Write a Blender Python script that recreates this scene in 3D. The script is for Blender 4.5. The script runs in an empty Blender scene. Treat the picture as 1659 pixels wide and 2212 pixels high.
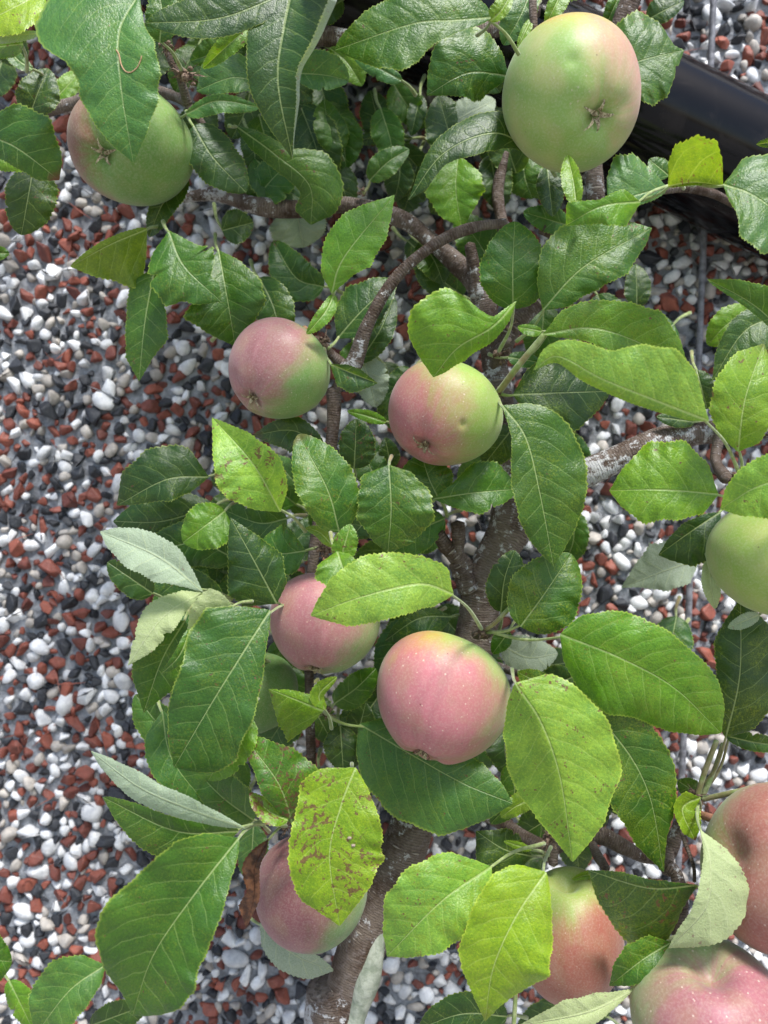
import bpy, math, random
import numpy as np
from mathutils import Vector, Matrix
from mathutils.bvhtree import BVHTree
R = math.radians
rng = random.Random(7)
nrg = np.random.RandomState(11)
scene = bpy.context.scene
COL = scene.collection

# ------------------------------------------------------------------ camera, light, exposure
CAMZ = 1.40
HFOV = 50.0
FPX = 829.5 / math.tan(R(HFOV / 2))          # focal length in units of the 1659 x 2212 measuring frame
cam_d = bpy.data.cameras.new('camera')
cam = bpy.data.objects.new('camera', cam_d)
COL.objects.link(cam)
cam.location = (0, 0, CAMZ)
cam.rotation_euler = (R(90), 0, 0)
cam_d.sensor_fit = 'HORIZONTAL'
cam_d.sensor_width = 36
cam_d.lens = 18 / math.tan(R(HFOV / 2))
cam_d.clip_start = 0.02
cam_d.clip_end = 200
cam_d.dof.use_dof = True
cam_d.dof.focus_distance = 0.405
cam_d.dof.aperture_fstop = 13
scene.camera = cam

world = bpy.data.worlds.new('World')
scene.world = world
world.use_nodes = True
wn = world.node_tree.nodes; wl = world.node_tree.links
wn.clear()
wo = wn.new('ShaderNodeOutputWorld'); wb = wn.new('ShaderNodeBackground'); sk = wn.new('ShaderNodeTexSky')
sk.sky_type = 'NISHITA'; sk.sun_disc = False
SUN_EL, SUN_AZ = 60.0, 156.0                  # sun high behind the camera, a little to its right
sk.sun_elevation = R(SUN_EL); sk.sun_rotation = R(SUN_AZ)
sk.air_density = 1.0; sk.dust_density = 1.6; sk.ozone_density = 1.0
wb.inputs['Strength'].default_value = 0.06
wl.new(sk.outputs[0], wb.inputs['Color']); wl.new(wb.outputs[0], wo.inputs['Surface'])

sun_d = bpy.data.lights.new('sun', 'SUN')
sun_d.energy = 1.5; sun_d.angle = R(12); sun_d.color = (1.0, 0.985, 0.965)
sun = bpy.data.objects.new('sun', sun_d); COL.objects.link(sun)
sdir = Vector((math.sin(R(SUN_AZ)) * math.cos(R(SUN_EL)), math.cos(R(SUN_AZ)) * math.cos(R(SUN_EL)), math.sin(R(SUN_EL))))
sun.rotation_euler = (-sdir).to_track_quat('-Z', 'Y').to_euler()
sun.location = (0, -2, 4)
scene.view_settings.view_transform = 'Standard'
scene.view_settings.look = 'None'
scene.view_settings.gamma = 1
scene.view_settings.use_curve_mapping = False
scene.view_settings.exposure = 1.94
scene.render.engine = 'CYCLES'
scene.cycles.max_bounces = 8
scene.cycles.use_denoising = True

# ------------------------------------------------------------------ helpers
def P(x, y, d):
    return Vector(((x - 829.5) / FPX * d, d, CAMZ - (y - 1106.0) / FPX * d))

def Pn(x, y, d):
    return np.stack([(x - 829.5) / FPX * d, d, CAMZ - (y - 1106.0) / FPX * d], -1)

def link(name, me, mat, parent=None, loc=None, smooth=True):
    me.name = name
    o = bpy.data.objects.new(name, me)
    COL.objects.link(o)
    if mat is not None and len(me.materials) == 0: me.materials.append(mat)
    if smooth and len(me.polygons): me.polygons.foreach_set('use_smooth', [True] * len(me.polygons))
    if loc is not None: o.location = loc
    if parent is not None: setpar(o, parent)
    return o

def wloc(o):
    v = Vector(o.location)
    while o.parent is not None:
        o = o.parent; v = v + Vector(o.location)
    return v

def setpar(o, parent):                       # nothing here is rotated at object level above a part
    o.parent = parent
    o.location = Vector(o.location) - wloc(parent)

def mesh(verts, faces):
    me = bpy.data.meshes.new('m')
    me.from_pydata([tuple(v) for v in verts], [], [tuple(f) for f in faces])
    return me

def thing(name, label, cat, loc=(0, 0, 0), group=None):
    o = bpy.data.objects.new(name, None); COL.objects.link(o)
    o.location = loc; o.empty_display_size = 0.02
    o['label'] = label; o['category'] = cat
    if group: o['group'] = group
    return o

def crom(pts, n):
    """smooth curve through control points (any dimension), n samples, even in chord length"""
    p = np.array(pts, float)
    if len(p) == 2: p = np.array([p[0], (p[0] + p[1]) / 2, p[1]])
    q = np.vstack([2 * p[0] - p[1], p, 2 * p[-1] - p[-2]])
    out = []
    for i in range(1, len(q) - 2):
        for t in np.linspace(0, 1, 24, endpoint=False):
            a, b, c, d = q[i - 1], q[i], q[i + 1], q[i + 2]
            out.append(.5 * ((2 * b) + (-a + c) * t + (2 * a - 5 * b + 4 * c - d) * t * t + (-a + 3 * b - 3 * c + d) * t ** 3))
    out.append(q[-2]); out = np.array(out)
    s = np.r_[0, np.cumsum(np.linalg.norm(np.diff(out[:, :2], axis=0), axis=1))]
    s /= s[-1]
    u = np.linspace(0, 1, n)
    return np.stack([np.interp(u, s, out[:, k]) for k in range(out.shape[1])], -1)

# ---- shader helpers
class G:
    def __init__(s, name):
        s.m = bpy.data.materials.new(name); s.m.use_nodes = True
        s.t = s.m.node_tree; s.n = s.t.nodes; s.n.clear()
        s.out = s.n.new('ShaderNodeOutputMaterial')
    def lk(s, a, b):
        if isinstance(a, (int, float)): b.default_value = a
        elif isinstance(a, (tuple, list)):
            k = len(b.default_value); a = tuple(a) + ((1.0,) if k == 4 and len(a) == 3 else ())
            b.default_value = a[:k]
        else: s.t.links.new(a, b)
    def math(s, op, a, b=0.0, c=None, clamp=False):
        n = s.n.new('ShaderNodeMath'); n.operation = op; n.use_clamp = clamp
        s.lk(a, n.inputs[0]); s.lk(b, n.inputs[1])
        if c is not None: s.lk(c, n.inputs[2])
        return n.outputs[0]
    def sstep(s, x, lo, hi):
        n = s.n.new('ShaderNodeMapRange'); n.interpolation_type = 'SMOOTHSTEP'
        s.lk(x, n.inputs[0]); s.lk(lo, n.inputs[1]); s.lk(hi, n.inputs[2]); n.inputs[3].default_value = 0; n.inputs[4].default_value = 1
        return n.outputs[0]
    def mix(s, f, a, b, mode='MIX'):
        n = s.n.new('ShaderNodeMix'); n.data_type = 'RGBA'; n.blend_type = mode
        s.lk(f, n.inputs[0]); s.lk(a, n.inputs[6]); s.lk(b, n.inputs[7]); return n.outputs[2]
    def noise(s, vec, scale, detail=3, rough=.55, dist=0.0):
        n = s.n.new('ShaderNodeTexNoise'); s.lk(vec, n.inputs['Vector'])
        n.inputs['Scale'].default_value = scale; n.inputs['Detail'].default_value = detail
        n.inputs['Roughness'].default_value = rough; n.inputs['Distortion'].default_value = dist
        return n.outputs[0]
    def voro(s, vec, scale, feature='F1', rand=1.0):
        n = s.n.new('ShaderNodeTexVoronoi'); n.feature = feature; s.lk(vec, n.inputs['Vector'])
        n.inputs['Scale'].default_value = scale; n.inputs['Randomness'].default_value = rand
        return n
    def attr(s, name, typ='GEOMETRY'):
        n = s.n.new('ShaderNodeAttribute'); n.attribute_name = name; n.attribute_type = typ; return n
    def sep(s, v):
        n = s.n.new('ShaderNodeSeparateXYZ'); s.lk(v, n.inputs[0]); return n.outputs
    def vadd(s, a, b, op='ADD'):
        n = s.n.new('ShaderNodeVectorMath'); n.operation = op; s.lk(a, n.inputs[0]); s.lk(b, n.inputs[1])
        return n.outputs['Value'] if op == 'DOT_PRODUCT' else n.outputs[0]
    def comb(s, x, y, z):
        n = s.n.new('ShaderNodeCombineXYZ'); s.lk(x, n.inputs[0]); s.lk(y, n.inputs[1]); s.lk(z, n.inputs[2]); return n.outputs[0]
    def obj(s):
        return s.n.new('ShaderNodeTexCoord').outputs['Object']
    def bump(s, h, dist, strength=1.0):
        n = s.n.new('ShaderNodeBump'); s.lk(h, n.inputs['Height']); n.inputs['Distance'].default_value = dist
        n.inputs['Strength'].default_value = strength; return n.outputs[0]
    def princ(s, base, rough, normal=None, spec=.5, **kw):
        n = s.n.new('ShaderNodeBsdfPrincipled')
        s.lk(base, n.inputs['Base Color']); s.lk(rough, n.inputs['Roughness']); n.inputs['Specular IOR Level'].default_value = spec
        if normal is not None: s.lk(normal, n.inputs['Normal'])
        for k, v in kw.items(): s.lk(v, n.inputs[k.replace('_', ' ')])
        return n.outputs[0]
    def end(s, sh):
        s.lk(sh, s.out.inputs['Surface']); return s.m

# ------------------------------------------------------------------ materials
def mat_leaf():
    g = G('apple_leaf_blade')
    info = g.n.new('ShaderNodeObjectInfo')
    base = info.outputs['Color']; rnd = info.outputs['Random']
    lc = g.sep(g.attr('lc').outputs['Vector']); lmv = g.attr('lm').outputs['Vector']; lm = g.sep(lmv)
    u, v = lc[0], lc[1]
    seed = g.math('MULTIPLY', rnd, 37.0)
    vec = g.vadd(lmv, g.comb(seed, seed, seed))
    spots = g.attr('spots', 'OBJECT').outputs['Fac']
    yel = g.attr('yellowing', 'OBJECT').outputs['Fac']
    burn = g.attr('tip_burn', 'OBJECT').outputs['Fac']
    ay = g.math('ABSOLUTE', lm[1]); av = g.math('ABSOLUTE', v)
    # veins
    side = g.math('MULTIPLY', g.math('GREATER_THAN', lm[1], 0.0), .47)
    wob = g.math('MULTIPLY', g.math('SUBTRACT', g.noise(vec, .9, 2), .5), .5)
    q = g.math('SUBTRACT', lm[0], g.math('ADD', g.math('MULTIPLY', ay, .62), g.math('MULTIPLY', g.math('MULTIPLY', ay, ay), .16)))
    q = g.math('ADD', g.math('ADD', g.math('DIVIDE', q, .92), side), wob)
    fr = g.math('ABSOLUTE', g.math('SUBTRACT', g.math('FRACT', q), .5))      # .5 on the vein
    latd = g.math('SUBTRACT', .5, fr)
    lat = g.math('SUBTRACT', 1.0, g.sstep(latd, .012, .045))
    lat = g.math('MULTIPLY', lat, g.math('SUBTRACT', 1.0, g.sstep(av, .55, .98)))
    midw = g.math('ADD', .010, g.math('MULTIPLY', g.math('SUBTRACT', 1.0, u), .034))
    mid = g.math('SUBTRACT', 1.0, g.sstep(g.math('DIVIDE', ay, midw), .7, 1.25))
    dvec = g.vadd(vec, g.comb(g.math('MULTIPLY', wob, .3), 0.0, 0.0))
    net = g.voro(dvec, 2.9, 'DISTANCE_TO_EDGE').outputs['Distance']
    net2 = g.voro(dvec, 7.5, 'DISTANCE_TO_EDGE').outputs['Distance']
    nl = g.math('SUBTRACT', 1.0, g.sstep(net, .0, .045)); nl2 = g.math('SUBTRACT', 1.0, g.sstep(net2, .0, .09))
    # colour of the upper side
    fine = g.noise(vec, 22.0, 3, .7); mid_n = g.noise(vec, 1.1, 4, .6); low = g.noise(vec, .45, 2)
    lightg = g.mix(1.0, base, (1.75, 1.50, 1.15), 'MULTIPLY')
    darkg = g.mix(1.0, base, (.60, .72, .78), 'MULTIPLY')
    c = g.mix(g.sstep(mid_n, .36, .66), darkg, base)
    c = g.mix(g.math('MULTIPLY', g.sstep(fine, .5, .74), .65), c, lightg)
    c = g.mix(g.math('MULTIPLY', g.math('MULTIPLY', g.sstep(low, .42, .62), g.sstep(g.noise(vec, 13.0, 4, .75), .38, .60)), g.math('ADD', .08, g.math('MULTIPLY', yel, .55))), c, (.21, .28, .02))
    c = g.mix(g.math('MULTIPLY', g.sstep(g.noise(vec, 60.0, 2, .6), .58, .72), .3), c, (.16, .24, .03))
    gr = g.noise(vec, 8.5, 4, .8)
    c = g.mix(g.math('MULTIPLY', g.sstep(gr, .50, .66), .50), c, lightg)
    c = g.mix(g.math('MULTIPLY', g.sstep(gr, .50, .36), .55), c, darkg)
    c = g.mix(g.math('MULTIPLY', nl2, .10), c, lightg)
    c = g.mix(g.math('MULTIPLY', nl, .10), c, lightg)
    mot = g.math('MULTIPLY', g.sstep(g.noise(vec, 9.0, 4, .72), .47, .66), g.sstep(g.noise(vec, .8, 3), .40, .60))
    c = g.mix(g.math('MULTIPLY', mot, g.math('ADD', .34, g.math('MULTIPLY', yel, .55))), c, (.19, .26, .018))
    veinc = g.mix(.55, lightg, (.36, .46, .17))
    c = g.mix(g.math('MULTIPLY', lat, .42), c, veinc)
    c = g.mix(g.math('MULTIPLY', mid, .62), c, g.mix(.5, veinc, (.50, .58, .28)))
    edge = g.sstep(av, .955, .995)
    c = g.mix(g.math('MULTIPLY', edge, .8), c, g.mix(.5, lightg, (.42, .48, .08)))
    # brown and purple blotches, tip burn
    sp = g.math('MULTIPLY', g.noise(vec, 4.6, 3, .62), g.math('ADD', .62, g.math('MULTIPLY', g.noise(vec, .8, 1), .76)))
    thr = g.math('SUBTRACT', .745, g.math('MULTIPLY', spots, .215))
    sm = g.sstep(sp, thr, g.math('ADD', thr, .05))
    sv = g.voro(vec, 1.3, 'F1'); sd = g.math('SUBTRACT', 1.0, g.sstep(sv.outputs['Distance'], .04, .08))
    sm = g.math('MAXIMUM', sm, g.math('MULTIPLY', sd, g.math('GREATER_THAN', spots, .25)))
    tv2 = g.voro(vec, 2.6, 'F1'); ts = g.math('MULTIPLY', g.math('SUBTRACT', 1.0, g.sstep(tv2.outputs['Distance'], .05, .10)), g.math('GREATER_THAN', g.sep(tv2.outputs['Color'])[2], .80))
    sm = g.math('MAXIMUM', sm, g.math('MULTIPLY', ts, g.math('GREATER_THAN', spots, .06)))
    c = g.mix(g.math('MULTIPLY', sm, .85), c, g.mix(g.noise(vec, 6, 2), (.075, .025, .03), (.19, .07, .035)))
    bt = g.math('MULTIPLY', burn, g.sstep(g.math('ADD', u, g.math('MULTIPLY', mid_n, .25)), 1.02, 1.10))
    c = g.mix(bt, c, (.12, .045, .03))
    # lower side: pale, felted
    und = g.mix(.62, g.mix(1.0, base, (1.5, 1.25, 1.2), 'MULTIPLY'), (.41, .48, .33))
    und = g.mix(g.math('MULTIPLY', g.sstep(yel, .3, .6), .6), und, (.40, .46, .14))
    und = g.mix(g.math('MULTIPLY', g.sstep(g.noise(vec, 34.0, 3, .7), .40, .62), .6), und, g.mix(g.sstep(yel, .3, .6), (.60, .66, .54), (.52, .57, .28)))
    und = g.mix(g.math('MULTIPLY', g.math('MAXIMUM', lat, mid), .4), und, (.52, .58, .33))
    und = g.mix(g.math('MULTIPLY', sm, .6), und, (.22, .12, .10))
    geo = g.n.new('ShaderNodeNewGeometry'); bf = geo.outputs['Backfacing']
    brown = g.attr('dried', 'OBJECT').outputs['Fac']
    dead = g.mix(g.sstep(g.noise(vec, 2.2, 4, .65), .35, .65), (.055, .022, .012), (.20, .085, .04))
    col = g.mix(bf, c, und); col = g.mix(brown, col, dead)
    h = g.math('ADD', g.math('MULTIPLY', g.sstep(latd, .0, .30), 1.0), g.math('MULTIPLY', g.sstep(net, 0.0, .25), .30))
    h = g.math('ADD', h, g.math('MULTIPLY', g.sstep(net2, 0.0, .3), .34))
    h = g.math('ADD', h, g.math('MULTIPLY', g.sstep(g.math('DIVIDE', ay, midw), .4, 2.5), 1.2))
    h = g.math('ADD', h, g.math('MULTIPLY', fine, .60))
    h = g.math('ADD', h, g.math('MULTIPLY', g.noise(vec, 2.2, 2), 1.1))
    nrm = g.bump(h, .00021, .85)
    rough = g.math('ADD', g.math('ADD', .30, g.math('MULTIPLY', fine, .18)), g.math('MULTIPLY', bf, .3))
    pr = g.princ(col, rough, nrm, spec=.50, Sheen_Weight=g.math('ADD', .02, g.math('MULTIPLY', bf, .30)), Sheen_Roughness=.4)
    tr = g.n.new('ShaderNodeBsdfTranslucent')
    tc = g.mix(.25, g.mix(1.0, g.mix(brown, c, dead), (2.6, 2.3, 1.0), 'MULTIPLY'), (.30, .42, .02))
    tc = g.mix(brown, tc, dead)
    g.lk(tc, tr.inputs['Color']); g.lk(nrm, tr.inputs['Normal'])
    mx = g.n.new('ShaderNodeMixShader'); mx.inputs[0].default_value = .27
    g.lk(pr, mx.inputs[1]); g.lk(tr.outputs[0], mx.inputs[2])
    return g.end(mx.outputs[0])

def mat_stalk():
    g = G('green_leaf_stalk'); o = g.obj()
    c = g.mix(g.sstep(g.noise(o, 260, 3), .4, .65), (.20, .27, .07), (.33, .38, .16))
    c = g.mix(g.math('MULTIPLY', g.math('MULTIPLY', g.sstep(g.noise(o, 60, 2), .54, .66), g.attr('red', 'OBJECT').outputs['Fac']), .55), c, (.22, .06, .05))
    return g.end(g.princ(c, .55, g.bump(g.noise(o, 700, 3), .0002), Sheen_Weight=.25))

def mat_bark():
    g = G('apple_bark'); tv = g.attr('tv').outputs['Vector']; t = g.sep(tv)   # along, around (cm) ; radius
    o = g.obj()
    lich = g.attr('lichen', 'OBJECT').outputs['Fac']
    stretched = g.comb(g.math('MULTIPLY', t[0], 1.0), g.math('MULTIPLY', t[1], 3.0), 0.0)
    n1 = g.noise(o, 45, 5, .65); n2 = g.noise(o, 320, 4, .7); n3 = g.noise(stretched, 1.2, 4, .6, .4)
    c = g.mix(g.sstep(n1, .35, .65), (.062, .036, .022), (.185, .145, .115))
    c = g.mix(g.math('MULTIPLY', g.sstep(n2, .45, .7), .6), c, (.24, .20, .185))
    rings = g.n.new('ShaderNodeTexWave'); rings.wave_type = 'BANDS'; rings.bands_direction = 'X'
    g.lk(tv, rings.inputs['Vector']); rings.inputs['Scale'].default_value = 2.2; rings.inputs['Distortion'].default_value = 5
    rings.inputs['Detail'].default_value = 3; rings.inputs['Detail Scale'].default_value = 1.6
    rg = g.sstep(rings.outputs['Fac'], .72, .95)
    c = g.mix(g.math('MULTIPLY', rg, .28), c, (.035, .022, .018))
    lv = g.comb(g.math('MULTIPLY', t[0], 2.6), g.math('MULTIPLY', t[1], 1.2), 3.0)
    ld = g.math('SUBTRACT', 1.0, g.sstep(g.voro(lv, 1.0).outputs['Distance'], .10, .17))
    c = g.mix(g.math('MULTIPLY', ld, .75), c, (.42, .36, .30))
    lm = g.math('ADD', g.noise(o, 150, 5, .75), g.math('MULTIPLY', g.math('SUBTRACT', g.noise(o, 22, 2), .5), .9))
    thr = g.math('SUBTRACT', .74, g.math('MULTIPLY', lich, .27))
    lmk = g.sstep(lm, thr, g.math('ADD', thr, .06))
    lmk = g.math('MULTIPLY', lmk, g.sstep(n2, .36, .52))
    c = g.mix(g.math('MULTIPLY', lmk, .85), c, (.56, .56, .56))
    h = g.math('ADD', g.math('MULTIPLY', n1, 1.2), g.math('ADD', g.math('MULTIPLY', n2, .7), g.math('MULTIPLY', n3, .25)))
    h = g.math('SUBTRACT', h, g.math('MULTIPLY', rg, .9)); h = g.math('ADD', h, g.math('MULTIPLY', ld, .4))
    return g.end(g.princ(c, .72, g.bump(h, .0016), spec=.30))

def mat_scar():
    g = G('bare_grey_green_wood'); o = g.obj()
    n = g.noise(o, 120, 5, .7)
    c = g.mix(g.sstep(n, .35, .65), (.20, .23, .17), (.36, .38, .31))
    return g.end(g.princ(c, .8, g.bump(n, .0012), spec=.2))

def mat_apple(nm, gcol, gcol2, bcol, bdir, amt, sharp=.55, russet=0.0, dots=.5, ydir=None):
    g = G(nm); o = g.attr('un').outputs['Vector']; st = g.attr('st').outputs['Vector']
    dn = Vector(bdir).normalized()
    dp = g.vadd(o, tuple(dn), 'DOT_PRODUCT')
    n1 = g.noise(o, 1.5, 3, .5); stn = g.noise(st, 1.0, 4, .6); fine = g.noise(o, 30, 3, .65)
    m = g.math('ADD', dp, g.math('MULTIPLY', g.math('SUBTRACT', n1, .5), 1.0))
    m = g.math('ADD', m, g.math('MULTIPLY', g.math('SUBTRACT', stn, .5), .60))
    m = g.math('ADD', m, g.math('MULTIPLY', g.math('SUBTRACT', g.noise(st, 3.2, 3, .6), .5), .35))
    m = g.sstep(m, amt - sharp, amt + sharp)
    c = g.mix(g.sstep(g.noise(o, 1.1, 2), .35, .65), gcol, gcol2)
    if ydir is not None:
        yd = g.vadd(o, tuple(Vector(ydir).normalized()), 'DOT_PRODUCT')
        c = g.mix(g.math('MULTIPLY', g.sstep(g.math('ADD', yd, g.math('MULTIPLY', n1, .3)), .75, 1.2), .8), c, (.50, .46, .05))
        c = g.mix(g.math('MULTIPLY', g.sstep(g.math('ADD', yd, g.math('MULTIPLY', g.noise(o, 3, 3), .3)), .98, 1.2), .6), c, (.50, .20, .06))
    bl = g.mix(g.math('MULTIPLY', g.sstep(stn, .3, .7), .5), bcol, tuple(min(1, k * 1.35 + .03) for k in bcol))
    bl = g.mix(g.math('MULTIPLY', g.sstep(g.noise(o, 1.3, 3), .4, .7), .25), bl, (.36, .19, .13))
    bl = g.mix(g.math('MULTIPLY', g.sstep(n1, .45, .7), .35), bl, (bcol[0] * .95, bcol[1] * .66, bcol[2] * .72))
    c = g.mix(g.math('MULTIPLY', m, .90), c, g.mix(1.0, bl, (.98, .92, .94), 'MULTIPLY'))
    c = g.mix(1.0, c, (.93, .93, .90), 'MULTIPLY')
    c = g.mix(g.math('MULTIPLY', g.sstep(g.noise(o, 2.4, 5, .7), .42, .68), .22), c, (.34, .26, .15))
    bs_ = g.voro(o, 3.1, 'F1'); c = g.mix(g.math('MULTIPLY', g.math('SUBTRACT', 1.0, g.sstep(bs_.outputs['Distance'], .02, .05)), .6), c, (.10, .05, .03))
    c = g.mix(g.math('MULTIPLY', g.sstep(fine, .4, .7), .14), c, (.62, .60, .48))
    v = g.voro(o, 10.5, 'F1'); vs = g.math('MULTIPLY', g.sep(v.outputs['Color'])[0], .10)
    dot = g.math('SUBTRACT', 1.0, g.sstep(v.outputs['Distance'], g.math('ADD', .0, vs), g.math('ADD', .11, vs)))
    dot = g.math('MULTIPLY', dot, g.math('GREATER_THAN', g.sep(v.outputs['Color'])[1], .35))
    v2 = g.voro(o, 19, 'F1'); dot2 = g.math('MULTIPLY', g.math('SUBTRACT', 1.0, g.sstep(v2.outputs['Distance'], .04, .12)), .55)
    dd = g.math('MAXIMUM', dot, dot2)
    c = g.mix(g.math('MULTIPLY', dd, min(1, dots * 1.05)), c, (.64, .52, .42))
    # darker colour in the eye and stem hollow, and a few scuffs
    ct = g.attr('eye').outputs['Fac']
    c = g.mix(g.math('MULTIPLY', g.sstep(ct, .55, 1.0), .65), c, (.07, .075, .03))
    sc = g.sstep(g.noise(o, 5.5, 5, .7, .8), .66, .74)
    c = g.mix(g.math('MULTIPLY', sc, .25 + russet), c, (.22, .12, .05))
    h = g.math('ADD', g.math('MULTIPLY', fine, .5), g.math('MULTIPLY', dd, .35))
    rough = g.math('ADD', .40, g.math('MULTIPLY', g.noise(o, 4, 3), .14))
    pr = g.princ(c, rough, g.bump(h, .00010), spec=.34, Sheen_Weight=.14, Sheen_Roughness=.5,
                 Subsurface_Weight=.12, Subsurface_Scale=.004)
    return g.end(pr)

def mat_simple(nm, c1, c2, scale, rough, bd=.0005, spec=.4):
    g = G(nm); o = g.obj(); n = g.noise(o, scale, 4, .6)
    return g.end(g.princ(g.mix(g.sstep(n, .35, .65), c1, c2), rough, g.bump(n, bd), spec=spec))

def mat_pebble():
    g = G('wall_pebble_stone')
    oi = g.n.new('ShaderNodeObjectInfo'); base = g.mix(1.0, g.attr('pc').outputs['Color'], oi.outputs['Color'], 'ADD')
    geo = g.n.new('ShaderNodeNewGeometry').outputs['Position']
    n1 = g.noise(geo, 160, 4, .65); n2 = g.noise(geo, 900, 3, .7)
    c = g.mix(1.0, base, g.mix(g.sstep(n1, .3, .7), (.74, .74, .76), (1.12, 1.10, 1.08)), 'MULTIPLY')
    c = g.mix(g.math('MULTIPLY', g.sstep(n2, .55, .75), .18), c, (.50, .48, .46))
    h = g.math('ADD', n1, g.math('MULTIPLY', n2, .5))
    return g.end(g.princ(c, .55, g.bump(h, .0006), spec=.35))

def mat_mortar():
    g = G('pebble_dash_cement')
    geo = g.n.new('ShaderNodeNewGeometry').outputs['Position']
    n1 = g.noise(geo, 120, 5, .7); n2 = g.noise(geo, 14, 3)
    c = g.mix(g.sstep(n1, .3, .7), (.12, .125, .135), (.34, .36, .39))
    c = g.mix(g.math('MULTIPLY', g.sstep(n2, .4, .7), .4), c, (.24, .23, .23))
    return g.end(g.princ(c, .85, g.bump(n1, .003), spec=.2))

def mat_wall_far():
    g = G('pebble_dash_far')
    geo = g.n.new('ShaderNodeNewGeometry').outputs['Position']
    v = g.voro(geo, 85, 'F1'); cr = g.n.new('ShaderNodeValToRGB'); cr.color_ramp.interpolation = 'CONSTANT'
    g.lk(g.sep(v.outputs['Color'])[0], cr.inputs[0])
    e = cr.color_ramp.elements; e[0].color = (.70, .71, .70, 1); e[0].position = 0
    e[1].position = .38; e[1].color = (.24, .075, .05, 1)
    for p_, c_ in ((.66, (.05, .055, .065, 1)), (.82, (.42, .38, .33, 1))):
        k = e.new(p_); k.color = c_
    c = g.mix(g.sstep(v.outputs['Distance'], .45, .6), cr.outputs[0], (.34, .36, .40))
    return g.end(g.princ(c, .7, g.bump(g.math('SUBTRACT', 1.0, v.outputs['Distance']), .004), spec=.3))

def mat_pipe():
    g = G('black_glossy_plastic'); o = g.attr('tv').outputs['Vector']
    n = g.noise(o, .25, 5, .62, .8); n2 = g.noise(o, 1.6, 4, .7)
    sm = g.sstep(n, .50, .68)
    c = g.mix(sm, (.003, .003, .004), (.012, .010, .010))
    rough = g.math('ADD', .07, g.math('ADD', g.math('MULTIPLY', sm, .10), g.math('MULTIPLY', n2, .08)))
    return g.end(g.princ(c, rough, None, spec=.22))

M_LEAF = mat_leaf(); M_STALK = mat_stalk(); M_BARK = mat_bark(); M_SCAR = mat_scar()
M_PEB = mat_pebble(); M_MORT = mat_mortar(); M_FAR = mat_wall_far(); M_PIPE = mat_pipe()
M_DRY = mat_simple('dried_sepal', (.14, .10, .05), (.50, .44, .28), 900, .8)
M_BUD = mat_simple('spur_scales', (.07, .035, .025), (.27, .19, .13), 700, .8, .001)
M_ASTALK = mat_simple('apple_stalk', (.20, .12, .05), (.30, .14, .09), 300, .7)
M_WIRE = mat_simple('grey_wire', (.09, .09, .10), (.22, .22, .24), 200, .5)
M_GROUND = mat_simple('grey_paving', (.22, .21, .19), (.34, .33, .31), 6, .9, .004)

# ------------------------------------------------------------------ setting: ground and wall
WALL = 0.60
gm = mesh([(-40, -40, 0), (40, -40, 0), (40, 40, 0), (-40, 40, 0)], [(0, 1, 2, 3)])  # unseen sheet below the view, included for its bounce light
gnd = link('ground', gm, M_GROUND, smooth=False); gnd['kind'] = 'structure'

wall = thing('pebble_dash_wall', 'pebble dash wall of white, brick red and charcoal stones in grey cement behind the tree', 'wall', (0, WALL, 0))
PX0, PX1, PZ0, PZ1 = -.50, .50, CAMZ - .56, CAMZ + .56
nx, nz = 150, 170
xs = np.linspace(PX0, PX1, nx); zs = np.linspace(PZ0, PZ1, nz)
gx, gz = np.meshgrid(xs, zs, indexing='ij')
gy = WALL + .0018 * np.sin(gx * 410 + 3 * np.sin(gz * 97)) * np.sin(gz * 377 + 2 * np.sin(gx * 121))
gy[0, :] = gy[-1, :] = WALL; gy[:, 0] = gy[:, -1] = WALL
vv = np.stack([gx, gy, gz], -1).reshape(-1, 3)
ff = [(i * nz + j, (i + 1) * nz + j, (i + 1) * nz + j + 1, i * nz + j + 1) for i in range(nx - 1) for j in range(nz - 1)]
link('cement', mesh(vv, ff), M_MORT, wall, (0, 0, 0))
def boxv(x0, x1, y0, y1, z0, z1):
    v = [(x, y, z) for x in (x0, x1) for y in (y0, y1) for z in (z0, z1)]
    return v, [(0, 1, 3, 2), (4, 6, 7, 5), (0, 4, 5, 1), (2, 3, 7, 6), (0, 2, 6, 4), (1, 5, 7, 3)]
sv, sf = [], []
for (a, b, c_, d_) in ((-3, PX0, 0, 2.7), (PX1, 3, 0, 2.7), (PX0, PX1, 0, PZ0), (PX0, PX1, PZ1, 2.7)):
    v_, f_ = boxv(a, b, WALL - .004, WALL + .2, c_, d_)
    sf += [tuple(i + len(sv) for i in f) for f in f_]; sv += v_
link('wall_face', mesh(sv, sf), M_FAR, wall, (0, 0, 0), smooth=False)

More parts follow.
